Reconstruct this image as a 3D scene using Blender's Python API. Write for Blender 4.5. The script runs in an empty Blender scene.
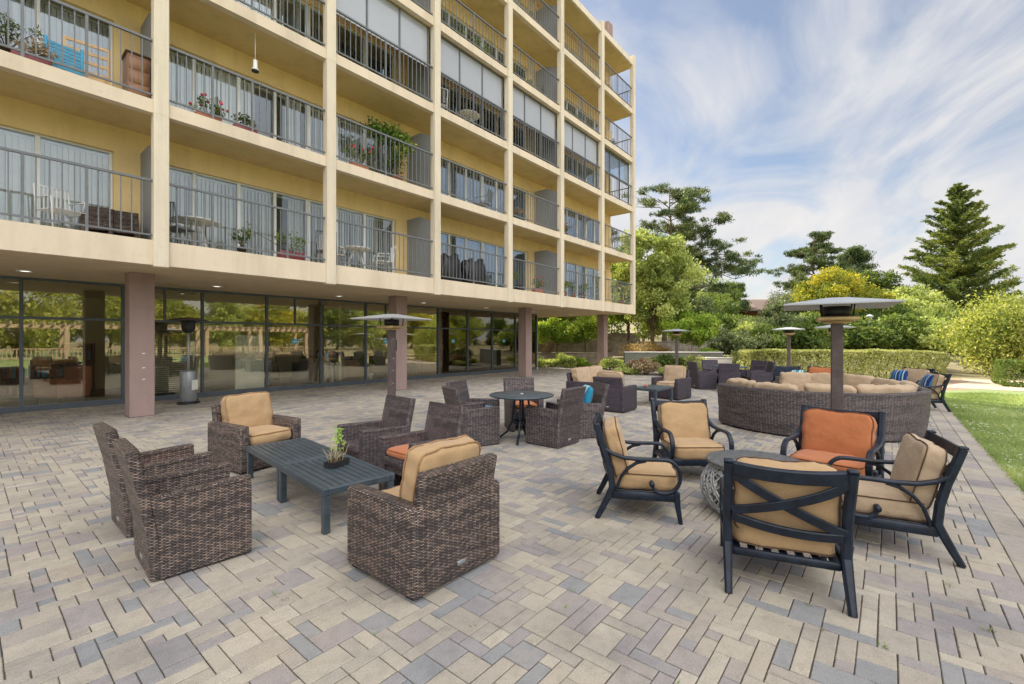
import bpy, bmesh, math, random
import numpy as np
from mathutils import Vector, Matrix, noise as mnoise
R = math.radians
PI = math.pi
random.seed(7)
sc = bpy.context.scene
COL = sc.collection

# ------------------------------------------------------------------ camera
# world: x runs along the building's face away from the camera, y towards the building
TH = math.atan(377 / 455)
cam_d = bpy.data.cameras.new('camera')
cam_d.lens = 16.0
cam_d.sensor_width = 36.0
cam_d.shift_y = -2 / 1024
cam_d.clip_start = 0.05
cam_d.clip_end = 3000
cam = bpy.data.objects.new('camera', cam_d)
COL.objects.link(cam)
cam.location = (0, 0, 1.6)
cam.rotation_euler = (PI / 2, 0, (PI / 2 - TH) - PI / 2)
cam.rotation_euler.z = -TH          # replaced just below
fx, fy = math.cos(TH), math.sin(TH)  # forward in world
cam.rotation_euler.z = math.atan2(-fx, fy)
sc.camera = cam

# ------------------------------------------------------------------ sky
SUN_EL = R(40)
sun_dir = Vector((0.45 * math.cos(SUN_EL), 0.893 * math.cos(SUN_EL), math.sin(SUN_EL))).normalized()
w = bpy.data.worlds.new('World')
sc.world = w
w.use_nodes = True
nt = w.node_tree
nt.nodes.clear()
N = nt.nodes.new
L = nt.links.new
out = N('ShaderNodeOutputWorld')
sky = N('ShaderNodeTexSky')
sky.sky_type = 'NISHITA'
sky.sun_disc = False
sky.sun_elevation = SUN_EL
sky.sun_rotation = math.atan2(sun_dir.x, sun_dir.y)
sky.air_density = 1.0
sky.dust_density = 0.6
sky.ozone_density = 1.1
bg1 = N('ShaderNodeBackground')
bg1.inputs[1].default_value = 0.052
L(sky.outputs[0], bg1.inputs[0])
tc = N('ShaderNodeTexCoord')
sep = N('ShaderNodeSeparateXYZ')
L(tc.outputs['Generated'], sep.inputs[0])
zz = N('ShaderNodeMath'); zz.operation = 'MAXIMUM'; zz.inputs[1].default_value = 0.0
L(sep.outputs[2], zz.inputs[0])
za = N('ShaderNodeMath'); za.operation = 'ADD'; za.inputs[1].default_value = 0.22
L(zz.outputs[0], za.inputs[0])
dv = N('ShaderNodeVectorMath'); dv.operation = 'DIVIDE'
cmb = N('ShaderNodeCombineXYZ')
for i in range(3):
    L(za.outputs[0], cmb.inputs[i])
L(tc.outputs['Generated'], dv.inputs[0])
L(cmb.outputs[0], dv.inputs[1])
mp = N('ShaderNodeMapping')
mr = N('ShaderNodeMapping')
mr.inputs['Rotation'].default_value = (0, 0, R(-20))
L(dv.outputs[0], mr.inputs[0])
mp.inputs['Scale'].default_value = (0.85, 1.75, 0.0)
mp.inputs['Location'].default_value = (1.9, 2.45, 0)
L(mr.outputs[0], mp.inputs[0])
n1 = N('ShaderNodeTexNoise')
n1.inputs['Scale'].default_value = 1.25
n1.inputs['Detail'].default_value = 9
n1.inputs['Roughness'].default_value = 0.55
n1.inputs['Distortion'].default_value = 1.3
L(mp.outputs[0], n1.inputs['Vector'])
# thicker cloud toward the horizon
hz = N('ShaderNodeMapRange')
hz.inputs['From Min'].default_value = 0.05
hz.inputs['From Max'].default_value = 0.60
hz.inputs['To Min'].default_value = 0.28
hz.inputs['To Max'].default_value = -0.02
L(sep.outputs[2], hz.inputs['Value'])
ad = N('ShaderNodeMath'); ad.operation = 'ADD'
L(n1.outputs['Fac'], ad.inputs[0]); L(hz.outputs[0], ad.inputs[1])
rp = N('ShaderNodeValToRGB')
rp.color_ramp.elements[0].position = 0.44
rp.color_ramp.elements[0].color = (0.13, 0.13, 0.13, 1)
rp.color_ramp.elements[1].position = 0.71
rp.color_ramp.elements[1].color = (0.93, 0.93, 0.93, 1)
# added unseen cloud deck overhead and over the lawn, to light the patio
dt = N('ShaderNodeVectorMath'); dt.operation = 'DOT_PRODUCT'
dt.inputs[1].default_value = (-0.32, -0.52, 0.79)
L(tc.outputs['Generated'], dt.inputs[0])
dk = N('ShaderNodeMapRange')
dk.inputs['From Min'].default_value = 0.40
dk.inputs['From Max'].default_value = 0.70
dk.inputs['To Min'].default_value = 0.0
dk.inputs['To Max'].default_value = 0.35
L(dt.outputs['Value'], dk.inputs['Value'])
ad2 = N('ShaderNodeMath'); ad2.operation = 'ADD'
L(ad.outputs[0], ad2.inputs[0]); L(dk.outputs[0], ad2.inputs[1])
L(ad2.outputs[0], rp.inputs[0])
bg2 = N('ShaderNodeBackground')
n2 = N('ShaderNodeTexNoise')
n2.inputs['Scale'].default_value = 2.2
n2.inputs['Detail'].default_value = 6
L(mp.outputs[0], n2.inputs['Vector'])
rc = N('ShaderNodeValToRGB')
rc.color_ramp.elements[0].position = 0.35
rc.color_ramp.elements[0].color = (0.83, 0.84, 0.88, 1)
rc.color_ramp.elements[1].position = 0.65
rc.color_ramp.elements[1].color = (1.0, 0.965, 0.935, 1)
L(n2.outputs['Fac'], rc.inputs[0])
L(rc.outputs[0], bg2.inputs[0])
# clouds out of view, overhead and on the lawn side, brightened to fill the patio
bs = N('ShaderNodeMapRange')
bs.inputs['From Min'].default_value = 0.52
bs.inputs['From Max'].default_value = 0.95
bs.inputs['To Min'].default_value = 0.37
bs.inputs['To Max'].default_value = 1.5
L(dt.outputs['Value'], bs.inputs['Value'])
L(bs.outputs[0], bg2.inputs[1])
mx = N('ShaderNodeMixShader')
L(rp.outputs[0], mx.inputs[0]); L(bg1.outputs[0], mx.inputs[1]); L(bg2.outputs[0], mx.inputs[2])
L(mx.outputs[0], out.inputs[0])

# ------------------------------------------------------------------ sun, exposure
sd = bpy.data.lights.new('sun', 'SUN')
sd.energy = 4.0
sd.angle = R(0.6)
sd.color = (1.0, 0.90, 0.74)
sun = bpy.data.objects.new('sun', sd)
COL.objects.link(sun)
sun.rotation_euler = sun_dir.to_track_quat('Z', 'Y').to_euler()
sun.location = (30, 60, 60)
sc.view_settings.view_transform = 'Standard'
sc.view_settings.look = 'None'
sc.view_settings.gamma = 1
sc.view_settings.use_curve_mapping = False
sc.view_settings.exposure = 1.3
sc.cycles.max_bounces = 8
sc.cycles.transparent_max_bounces = 16
sc.cycles.diffuse_bounces = 4

# ------------------------------------------------------------------ object helpers
def link(name, data, parent=None):
    o = bpy.data.objects.new(name, data)
    COL.objects.link(o)
    if parent:
        o.parent = parent
    return o

def tag(o, label=None, cat=None, group=None, kind=None):
    if label: o['label'] = label
    if cat: o['category'] = cat
    if group: o['group'] = group
    if kind: o['kind'] = kind
    return o

def thing(name, label, cat, loc=(0, 0, 0), rz=0.0, group=None):
    o = link(name, None)
    o.location = loc
    o.rotation_euler = (0, 0, rz)
    o.empty_display_size = 0.2
    return tag(o, label, cat, group)

def face_rz(f):
    return math.atan2(-f[0], f[1])

MESH = {}
def part(name, key, fn, mat, parent, loc=None, rot=None):
    """a part whose mesh is built once per key and shared by every copy"""
    if key not in MESH:
        mb = MB()
        fn(mb)
        MESH[key] = mb.mesh(name, mat)
    o = link(name, MESH[key], parent)
    if loc: o.location = loc
    if rot: o.rotation_euler = rot
    return o

class MB:
    def __init__(self):
        self.v, self.f, self.s, self.m, self.uv = [], [], [], [], []
    def add(self, vs, fs, smooth=False, mi=0, uv=None):
        b = len(self.v)
        self.v += [tuple(p) for p in vs]
        for k, f in enumerate(fs):
            self.f.append([i + b for i in f])
            self.s.append(smooth)
            self.m.append(mi)
            self.uv.append(uv[k] if uv else None)
    def box(self, c, s, mi=0, M=None):
        x, y, z = s[0] / 2, s[1] / 2, s[2] / 2
        vs = [Vector((a * x, b * y, d * z)) for a in (-1, 1) for b in (-1, 1) for d in (-1, 1)]
        if M is not None:
            vs = [M @ p for p in vs]
        c = Vector(c)
        self.add([p + c for p in vs], [(0, 1, 3, 2), (4, 6, 7, 5), (0, 4, 5, 1), (2, 3, 7, 6), (0, 2, 6, 4), (1, 5, 7, 3)], False, mi)
    def b2(self, a, b, mi=0):
        """box from corner to corner"""
        self.box([(a[i] + b[i]) / 2 for i in range(3)], [abs(b[i] - a[i]) for i in range(3)], mi)
    def rbox(self, c, s, r=0.015, seg=2, mi=0, M=None, smooth=True):
        bm = bmesh.new()
        bmesh.ops.create_cube(bm, size=1)
        for v in bm.verts:
            v.co = Vector((v.co.x * s[0], v.co.y * s[1], v.co.z * s[2]))
        bmesh.ops.bevel(bm, geom=list(bm.edges), offset=min(r, min(s) * 0.45), segments=seg, affect='EDGES', profile=0.5)
        if M is not None:
            bm.transform(M)
        c = Vector(c)
        bm.verts.index_update()
        self.add([v.co + c for v in bm.verts], [[v.index for v in f.verts] for f in bm.faces], smooth, mi)
        bm.free()
    def prism(self, poly, axis, a, b, mi=0, smooth=False):
        """polygon (2D) extruded along an axis from a to b"""
        def P(p, t):
            return {0: (t, p[0], p[1]), 1: (p[0], t, p[1]), 2: (p[0], p[1], t)}[axis]
        n = len(poly)
        vs = [P(p, a) for p in poly] + [P(p, b) for p in poly]
        fs = [list(range(n))[::-1], list(range(n, 2 * n))]
        fs += [(i, (i + 1) % n, n + (i + 1) % n, n + i) for i in range(n)]
        self.add(vs, fs, smooth, mi)
    def sweep(self, pts, w, h, side, mi=0, ch=0.25, smooth=False, ws=None):
        """flat bar swept along pts; w along `side`, h along side x tangent"""
        pts = [Vector(p) for p in pts]
        side = Vector(side).normalized()
        rings = []
        for i, p in enumerate(pts):
            t = (pts[min(i + 1, len(pts) - 1)] - pts[max(i - 1, 0)]).normalized()
            n = side.cross(t).normalized()
            s2 = t.cross(n).normalized()
            k = ws[i] if ws else 1.0
            a, b = w / 2 * k, h / 2 * k
            c = min(w, h) * ch
            pr = [(-a + c, -b), (a - c, -b), (a, -b + c), (a, b - c), (a - c, b), (-a + c, b), (-a, b - c), (-a, -b + c)]
            rings.append([p + s2 * q[0] + n * q[1] for q in pr])
        vs = [v for r in rings for v in r]
        fs = []
        for i in range(len(rings) - 1):
            for j in range(8):
                fs.append((i * 8 + j, i * 8 + (j + 1) % 8, (i + 1) * 8 + (j + 1) % 8, (i + 1) * 8 + j))
        fs.append(tuple(range(8))[::-1])
        fs.append(tuple((len(rings) - 1) * 8 + j for j in range(8)))
        self.add(vs, fs, smooth, mi)
    def tube(self, pts, r, n=6, mi=0, closed=False, cap=True):
        pts = [Vector(p) for p in pts]
        m = len(pts)
        rs = r if isinstance(r, (list, tuple)) else [r] * m
        ref = None
        vs = []
        for i, p in enumerate(pts):
            if closed:
                t = pts[(i + 1) % m] - pts[i - 1]
            else:
                t = pts[min(i + 1, m - 1)] - pts[max(i - 1, 0)]
            if t.length < 1e-9: t = Vector((0, 0, 1))
            t.normalize()
            if ref is None:
                ref = Vector((1, 0, 0)) if abs(t.x) < 0.8 else Vector((0, 1, 0))
            a = (ref - t * ref.dot(t))
            if a.length < 1e-6: a = t.orthogonal()
            a.normalize()
            ref = a
            b = t.cross(a)
            for j in range(n):
                q = 2 * PI * j / n
                vs.append(p + (a * math.cos(q) + b * math.sin(q)) * rs[i])
        fs = []
        for i in range(m if closed else m - 1):
            k = (i + 1) % m
            for j in range(n):
                fs.append((i * n + j, i * n + (j + 1) % n, k * n + (j + 1) % n, k * n + j))
        if cap and not closed:
            fs.append(tuple(range(n))[::-1]); fs.append(tuple((m - 1) * n + j for j in range(n)))
        self.add(vs, fs, True, mi)
    def lathe(self, prof, n=20, c=(0, 0, 0), mi=0, smooth=True):
        vs = []
        for r, z in prof:
            for j in range(n):
                q = 2 * PI * j / n
                vs.append((c[0] + r * math.cos(q), c[1] + r * math.sin(q), c[2] + z))
        fs = []
        for i in range(len(prof) - 1):
            for j in range(n):
                fs.append((i * n + j, i * n + (j + 1) % n, (i + 1) * n + (j + 1) % n, (i + 1) * n + j))
        fs.append(tuple(range(n))[::-1]); fs.append(tuple((len(prof) - 1) * n + j for j in range(n)))
        self.add(vs, fs, smooth, mi)
    def cushion(self, s, k=7.0, puff=0.25, n=12, M=None, wr=0.004, seed=0, pinch=0.0, mi=0):
        """soft box: rounded cube, domed on its two big faces, with fine wrinkles"""
        vmap, vs, fs = {}, [], []
        def P(u, v, q):
            key = (round(u, 4), round(v, 4), round(q, 4))
            if key in vmap: return vmap[key]
            p = cush_pt(u, v, q, s, k, puff, pinch)
            d = mnoise.noise(Vector((p.x * 9 + seed * 7.1, p.y * 9, p.z * 9))) + 0.5 * mnoise.noise(Vector((p.x * 24, p.y * 17 + seed * 3.3, p.z * 20)))
            p = p * (1 + wr * d / 0.08)
            vmap[key] = len(vs)
            vs.append(M @ p if M is not None else p)
            return vmap[key]
        g = [-1 + 2 * i / n for i in range(n + 1)]
        m2 = max(3, n // 3)
        h = [-1 + 2 * i / m2 for i in range(m2 + 1)]
        for q, fl in ((-1, True), (1, False)):
            for i in range(n):
                for j in range(n):
                    f = [P(g[i], g[j], q), P(g[i + 1], g[j], q), P(g[i + 1], g[j + 1], q), P(g[i], g[j + 1], q)]
                    fs.append(f[::-1] if fl else f)
        for i in range(n):
            for j in range(m2):
                for e in (-1, 1):
                    f = [P(g[i], e, h[j]), P(g[i + 1], e, h[j]), P(g[i + 1], e, h[j + 1]), P(g[i], e, h[j + 1])]
                    fs.append(f if e < 0 else f[::-1])
                    f = [P(e, g[i], h[j]), P(e, g[i + 1], h[j]), P(e, g[i + 1], h[j + 1]), P(e, g[i], h[j + 1])]
                    fs.append(f[::-1] if e < 0 else f)
        self.add(vs, fs, True, mi)
    def piping(self, s, k=7.0, puff=0.25, r=0.006, M=None, pinch=0.0, qs=(-0.86, 0.86), mi=0, wr=0.004, seed=0):
        for q in qs:
            pts = []
            m = 14
            for a, b in (((-1, -1), (1, -1)), ((1, -1), (1, 1)), ((1, 1), (-1, 1)), ((-1, 1), (-1, -1))):
                for i in range(m):
                    t = i / m
                    p = cush_pt(a[0] + (b[0] - a[0]) * t, a[1] + (b[1] - a[1]) * t, q, s, k, puff, pinch)
                    d = mnoise.noise(Vector((p.x * 9 + seed * 7.1, p.y * 9, p.z * 9))) + 0.5 * mnoise.noise(Vector((p.x * 24, p.y * 17 + seed * 3.3, p.z * 20)))
                    p = p * (1.003 + wr * d / 0.08)
                    pts.append(M @ p if M is not None else p)
            self.tube(pts, r, 5, mi, closed=True)
    def mesh(self, name, mat=None):
        me = bpy.data.meshes.new(name)
        me.from_pydata(self.v, [], self.f)
        ul = me.uv_layers.new(name='UVMap')
        me.update()
        uvs = []
        V = self.v
        for i, p in enumerate(me.polygons):
            if self.uv[i]:
                for q in self.uv[i]: uvs += [q[0], q[1]]
                continue
            n = p.normal
            ax, ay, az = abs(n.x), abs(n.y), abs(n.z)
            for vi in p.vertices:
                c = V[vi]
                if az > ax and az > ay: uvs += [c[0], c[1]]
                elif ax > ay: uvs += [c[1], c[2]]
                else: uvs += [c[0], c[2]]
        ul.data.foreach_set('uv', uvs)
        me.polygons.foreach_set('use_smooth', self.s)
        me.polygons.foreach_set('material_index', self.m)
        for m in (mat if isinstance(mat, (list, tuple)) else [mat]):
            if m: me.materials.append(m)
        me.update()
        return me
    def obj(self, name, mat, parent=None):
        return link(name, self.mesh(name, mat), parent)

def cush_pt(u, v, q, s, k, puff, pinch):
    L_ = (abs(u) ** k + abs(v) ** k + abs(q) ** k) ** (1 / k)
    a, b, c = u / L_, v / L_, q / L_
    dome = (1 - min(1, abs(a)) ** 2.2) * (1 - min(1, abs(b)) ** 2.2)
    c = c * ((1 - pinch) + (puff + pinch) * dome)
    return Vector((a * s[0] / 2, b * s[1] / 2, c * s[2] / 2))

def rotx(a): return Matrix.Rotation(a, 4, 'X')
def TR(x, y, z): return Matrix.Translation((x, y, z))

# ------------------------------------------------------------------ materials
def newmat(name):
    m = bpy.data.materials.new(name)
    m.use_nodes = True
    t = m.node_tree
    b = t.nodes['Principled BSDF']
    return m, t, b

def nz(t, scale, detail=4, vec=None, rough=0.55, coord='Object', mapscale=None):
    n = t.nodes.new('ShaderNodeTexNoise')
    n.inputs['Scale'].default_value = scale
    n.inputs['Detail'].default_value = detail
    n.inputs['Roughness'].default_value = rough
    c = t.nodes.new('ShaderNodeTexCoord')
    src = c.outputs[coord]
    if mapscale:
        mp = t.nodes.new('ShaderNodeMapping')
        mp.inputs['Scale'].default_value = mapscale
        t.links.new(src, mp.inputs[0])
        src = mp.outputs[0]
    t.links.new(src, n.inputs['Vector'])
    return n

def ramp(t, src, stops):
    r = t.nodes.new('ShaderNodeValToRGB')
    e = r.color_ramp.elements
    while len(e) < len(stops): e.new(0.5)
    for i, (p, c) in enumerate(stops):
        e[i].position = p
        e[i].color = (*c, 1)
    t.links.new(src, r.inputs[0])
    return r

def bump(t, b, src, strength=0.3, dist=0.01):
    n = t.nodes.new('ShaderNodeBump')
    n.inputs['Strength'].default_value = strength
    n.inputs['Distance'].default_value = dist
    t.links.new(src, n.inputs['Height'])
    t.links.new(n.outputs[0], b.inputs['Normal'])

def mixc(t, fac, a, b, mode='MIX'):
    m = t.nodes.new('ShaderNodeMix')
    m.data_type = 'RGBA'
    m.blend_type = mode
    for i, x in ((0, fac), (6, a), (7, b)):
        if hasattr(x, 'links'): t.links.new(x, m.inputs[i])
        elif i == 0: m.inputs[0].default_value = x
        else: m.inputs[i].default_value = (*x, 1)
    return m.outputs[2]

def plain(name, c, rough=0.6, var=0.18, scale=6, bmp=0.0, bscale=60, metal=0.0, spec=0.5, mapscale=None, stain=0.0):
    m, t, b = newmat(name)
    n = nz(t, scale, 5, mapscale=mapscale)
    lo = tuple(x * (1 - var) for x in c); hi = tuple(min(1, x * (1 + var)) for x in c)
    r = ramp(t, n.outputs['Fac'], [(0.3, lo), (0.7, hi)])
    col = r.outputs[0]
    if stain:
        s1 = nz(t, 1.0, 5, mapscale=(2.6, 2.6, .28), rough=.62)
        col = mixc(t, 1.0, col, ramp(t, s1.outputs['Fac'], [(0.33, (1 - stain, 1 - stain * 1.05, 1 - stain * 1.15)), (0.52, (1, 1, 1)), (0.75, (1.03, 1.03, 1.03))]).outputs[0], 'MULTIPLY')
        s2 = nz(t, 9.0, 6, rough=.7)
        col = mixc(t, 1.0, col, ramp(t, s2.outputs['Fac'], [(0.30, (1 - stain * .8,) * 3), (0.44, (1, 1, 1))]).outputs[0], 'MULTIPLY')
    t.links.new(col, b.inputs['Base Color'])
    b.inputs['Roughness'].default_value = rough
    b.inputs['Metallic'].default_value = metal
    b.inputs['Specular IOR Level'].default_value = spec
    if bmp:
        n2 = nz(t, bscale, 3)
        bump(t, b, n2.outputs['Fac'], bmp, 0.004)
    return m

def fabric(name, c, stripes=None):
    m, t, b = newmat(name)
    n = nz(t, 5, 5)
    base = ramp(t, n.outputs['Fac'], [(0.3, tuple(x * .88 for x in c)), (0.7, tuple(min(1, x * 1.1) for x in c))]).outputs[0]
    wv = nz(t, 420, 2)
    base = mixc(t, 0.22, base, ramp(t, wv.outputs['Fac'], [(0.35, tuple(x * .55 for x in c)), (0.65, tuple(min(1, x * 1.3) for x in c))]).outputs[0])
    if stripes:
        co = t.nodes.new('ShaderNodeTexCoord'); sp = t.nodes.new('ShaderNodeSeparateXYZ')
        t.links.new(co.outputs['Object'], sp.inputs[0])
        mm = t.nodes.new('ShaderNodeMath'); mm.operation = 'MULTIPLY_ADD'
        mm.inputs[1].default_value = stripes[0]; mm.inputs[2].default_value = 20.0
        t.links.new(sp.outputs[0], mm.inputs[0])
        fr = t.nodes.new('ShaderNodeMath'); fr.operation = 'FRACT'
        t.links.new(mm.outputs[0], fr.inputs[0])
        rr = ramp(t, fr.outputs[0], stripes[1])
        rr.color_ramp.interpolation = 'CONSTANT'
        base = rr.outputs[0]
    t.links.new(base, b.inputs['Base Color'])
    b.inputs['Roughness'].default_value = 0.92
    b.inputs['Specular IOR Level'].default_value = 0.25
    b.inputs['Sheen Weight'].default_value = 0.15
    n2 = nz(t, 7, 5, rough=.6)
    bump(t, b, n2.outputs['Fac'], 0.55, 0.03)
    return m

def math_(t, op, a, b=None, c=None, clamp=False):
    m = t.nodes.new('ShaderNodeMath'); m.operation = op; m.use_clamp = clamp
    for i, x in enumerate((a, b, c)):
        if x is None: continue
        if hasattr(x, 'links'): t.links.new(x, m.inputs[i])
        else: m.inputs[i].default_value = x
    return m.outputs[0]

def wicker(name, light, mid, dark, bw=0.046, rh=0.0105):
    """flat resin strands woven over and under upright stakes"""
    m, t, b = newmat(name)
    uv = t.nodes.new('ShaderNodeTexCoord')
    sp = t.nodes.new('ShaderNodeSeparateXYZ'); t.links.new(uv.outputs['UV'], sp.inputs[0])
    wob = nz(t, 9, 2, coord='UV')
    v0 = math_(t, 'MULTIPLY_ADD', wob.outputs['Fac'], rh * .5, sp.outputs[1])
    rw = math_(t, 'DIVIDE', v0, rh)
    row = math_(t, 'FLOOR', rw)
    rowp = math_(t, 'POWER', math_(t, 'ABSOLUTE', math_(t, 'SINE', math_(t, 'MULTIPLY', rw, PI))), 1.1)
    xw = math_(t, 'MULTIPLY_ADD', sp.outputs[0], 1 / bw, math_(t, 'MULTIPLY', row, .5))
    over = math_(t, 'POWER', math_(t, 'ABSOLUTE', math_(t, 'SINE', math_(t, 'MULTIPLY', xw, PI))), 0.7)
    rib = math_(t, 'MULTIPLY_ADD', math_(t, 'SINE', math_(t, 'MULTIPLY', sp.outputs[0], 2 * PI / bw)), .16, .84)
    h = math_(t, 'MULTIPLY', math_(t, 'MULTIPLY', rowp, math_(t, 'MULTIPLY_ADD', over, .9, .1)), rib)
    # each strand its own shade, and broad darker and lighter courses
    cv = t.nodes.new('ShaderNodeCombineXYZ')
    t.links.new(math_(t, 'FLOOR', xw), cv.inputs[0]); t.links.new(row, cv.inputs[1])
    wn = t.nodes.new('ShaderNodeTexWhiteNoise'); wn.noise_dimensions = '2D'; t.links.new(cv.outputs[0], wn.inputs['Vector'])
    n = nz(t, 1.0, 3, coord='UV', mapscale=(1.1, 13, 1))
    f = math_(t, 'ADD', math_(t, 'MULTIPLY_ADD', n.outputs['Fac'], .50, .14), math_(t, 'MULTIPLY', wn.outputs['Value'], .24))
    band = ramp(t, f, [(0.30, tuple(x * .5 for x in mid)), (0.45, mid), (0.58, light), (0.78, tuple(min(1, x * 1.45) for x in light))])
    hr = ramp(t, h, [(0.16, (0, 0, 0)), (0.74, (1, 1, 1))])
    col = mixc(t, hr.outputs[0], dark, band.outputs[0])
    t.links.new(col, b.inputs['Base Color'])
    b.inputs['Roughness'].default_value = 0.42
    b.inputs['Specular IOR Level'].default_value = 0.4
    bump(t, b, h, 1.0, 0.008)
    return m

def glass(name, tint, refl, alpha_col=(0.86, 0.90, 0.88), k=1.3):
    m, t, b = newmat(name)
    t.nodes.remove(b)
    o = t.nodes['Material Output']
    tr = t.nodes.new('ShaderNodeBsdfTransparent'); tr.inputs[0].default_value = (*alpha_col, 1)
    gl = t.nodes.new('ShaderNodeBsdfGlossy'); gl.inputs[0].default_value = (*tint, 1); gl.inputs['Roughness'].default_value = 0.012
    fr = t.nodes.new('ShaderNodeFresnel'); fr.inputs[0].default_value = 1.5
    a = t.nodes.new('ShaderNodeMath'); a.operation = 'MULTIPLY_ADD'; a.use_clamp = True
    a.inputs[1].default_value = k; a.inputs[2].default_value = refl
    t.links.new(fr.outputs[0], a.inputs[0])
    n = nz(t, 0.9, 2)
    bp = t.nodes.new('ShaderNodeBump'); bp.inputs['Strength'].default_value = 0.05; bp.inputs['Distance'].default_value = 0.02
    t.links.new(n.outputs['Fac'], bp.inputs['Height']); t.links.new(bp.outputs[0], gl.inputs['Normal'])
    x = t.nodes.new('ShaderNodeMixShader')
    t.links.new(a.outputs[0], x.inputs[0]); t.links.new(tr.outputs[0], x.inputs[1]); t.links.new(gl.outputs[0], x.inputs[2])
    t.links.new(x.outputs[0], o.inputs[0])
    return m

def foliage(name, dark, mid, light, trans=0.35):
    m, t, b = newmat(name)
    at = t.nodes.new('ShaderNodeAttribute'); at.attribute_name = 'tint'
    r = ramp(t, at.outputs['Fac'], [(0.0, dark), (0.5, mid), (1.0, light)])
    t.links.new(r.outputs[0], b.inputs['Base Color'])
    b.inputs['Roughness'].default_value = 0.55
    b.inputs['Specular IOR Level'].default_value = 0.3
    tl = t.nodes.new('ShaderNodeBsdfTranslucent')
    br = mixc(t, 1.0, r.outputs[0], (1.25, 1.25, 0.75), 'MULTIPLY')
    t.links.new(br, tl.inputs[0])
    x = t.nodes.new('ShaderNodeMixShader'); x.inputs[0].default_value = trans
    t.links.new(b.outputs[0], x.inputs[1]); t.links.new(tl.outputs[0], x.inputs[2])
    t.links.new(x.outputs[0], t.nodes['Material Output'].inputs[0])
    return m

def emit(name, c, s):
    m, t, b = newmat(name)
    b.inputs['Base Color'].default_value = (*c, 1)
    b.inputs['Emission Color'].default_value = (*c, 1)
    b.inputs['Emission Strength'].default_value = s
    return m

def paver_mat():
    m, t, b = newmat('paver stone')
    at = t.nodes.new('ShaderNodeAttribute'); at.attribute_name = 'tint'
    r = ramp(t, at.outputs['Fac'], [(0.0, (.225, .235, .245)), (0.14, (.275, .275, .275)), (0.26, (.315, .28, .27)), (0.38, (.345, .31, .27)),
                                    (0.6, (.385, .345, .285)), (0.8, (.41, .37, .305)), (1.0, (.455, .41, .34))])
    n = nz(t, 1.3, 6)
    st = ramp(t, n.outputs['Fac'], [(0.33, (.76, .76, .78)), (0.5, (1, 1, 1)), (0.68, (1.08, 1.05, 1.0))])
    c1 = mixc(t, 1.0, r.outputs[0], st.outputs[0], 'MULTIPLY')
    n2 = nz(t, 150, 3)
    gr = ramp(t, n2.outputs['Fac'], [(0.32, (.66, .66, .68)), (0.5, (1, 1, 1)), (0.7, (1.15, 1.14, 1.1))])
    c2 = mixc(t, 0.75, c1, gr.outputs[0], 'MULTIPLY')
    n4 = nz(t, 14, 5)
    bl = ramp(t, n4.outputs['Fac'], [(0.3, (.86, .86, .86)), (0.55, (1, 1, 1))])
    c2 = mixc(t, 1.0, c2, bl.outputs[0], 'MULTIPLY')
    t.links.new(c2, b.inputs['Base Color'])
    b.inputs['Roughness'].default_value = 0.8
    b.inputs['Specular IOR Level'].default_value = 0.3
    n3 = nz(t, 70, 4)
    bump(t, b, n3.outputs['Fac'], 0.3, 0.004)
    return m

def grass_ground_mat():
    m, t, b = newmat('lawn turf')
    n = nz(t, 0.7, 6); n2 = nz(t, 40, 4)
    a = ramp(t, n.outputs['Fac'], [(0.3, (.19, .25, .09)), (0.55, (.26, .33, .13)), (0.75, (.34, .40, .17))])
    c = mixc(t, 0.5, a.outputs[0], ramp(t, n2.outputs['Fac'], [(0.3, (.08, .13, .035)), (0.7, (.28, .35, .13))]).outputs[0])
    t.links.new(c, b.inputs['Base Color'])
    b.inputs['Roughness'].default_value = 0.9
    bump(t, b, n2.outputs['Fac'], 0.8, 0.03)
    return m

M = {}
M['paver'] = paver_mat()
M['mortar'] = plain('dark joint sand', (.085, .072, .055), 0.95, 0.4, 12)
M['soil'] = plain('bark mulch', (.27, .19, .13), 0.95, 0.4, 3, 0.8, 30)
M['ground'] = plain('dry ground', (.20, .17, .09), 0.95, 0.35, 0.4, 0.4, 8)
M['path'] = plain('gravel path', (.46, .37, .28), 0.95, 0.2, 5, 0.4, 60)
M['turf'] = grass_ground_mat()
M['beige'] = plain('beige stucco', (.69, .585, .44), 0.85, 0.05, 1.2, 0.12, 90, stain=.13)
M['pil'] = plain('pale beige stucco', (.69, .61, .475), 0.85, 0.05, 1.0, 0.12, 90, stain=.13)
M['yellow'] = plain('yellow stucco', (.76, .57, .275), 0.85, 0.06, 1.4, 0.12, 90, stain=.10)
M['yellow2'] = plain('ochre soffit paint', (.62, .47, .225), 0.85, 0.06, 0.9, 0.08, 70, stain=.12)
M['soffit'] = plain('tan soffit paint', (.60, .48, .31), 0.85, 0.05, 0.8, 0.06, 70, stain=.10)
M['brown'] = plain('mauve brown stucco', (.31, .222, .20), 0.8, 0.07, 2.0, 0.1, 80, stain=.14)
M['rail'] = plain('grey rail metal', (.14, .15, .16), 0.45, 0.12, 9)
M['div'] = plain('grey divider panel', (.25, .26, .27), 0.6, 0.06, 2)
M['shade'] = plain('grey shade behind glass', (.36, .38, .42), 0.06, 0.04, 1.2, spec=0.9)
M['alu'] = plain('white window frame', (.72, .73, .73), 0.35, 0.05, 3)
M['blind'] = plain('cream blind slats', (.78, .75, .68), 0.7, 0.05, 4)
M['blind2'] = plain('grey blind slats', (.50, .50, .49), 0.7, 0.05, 4)
M['blind3'] = plain('beige curtain', (.66, .57, .43), 0.8, 0.08, 4)
M['dframe'] = plain('blue grey storefront frame', (.085, .105, .13), 0.4, 0.15, 4)
M['inwall'] = plain('interior wall', (.82, .75, .56), 0.9, 0.05, 1)
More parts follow.
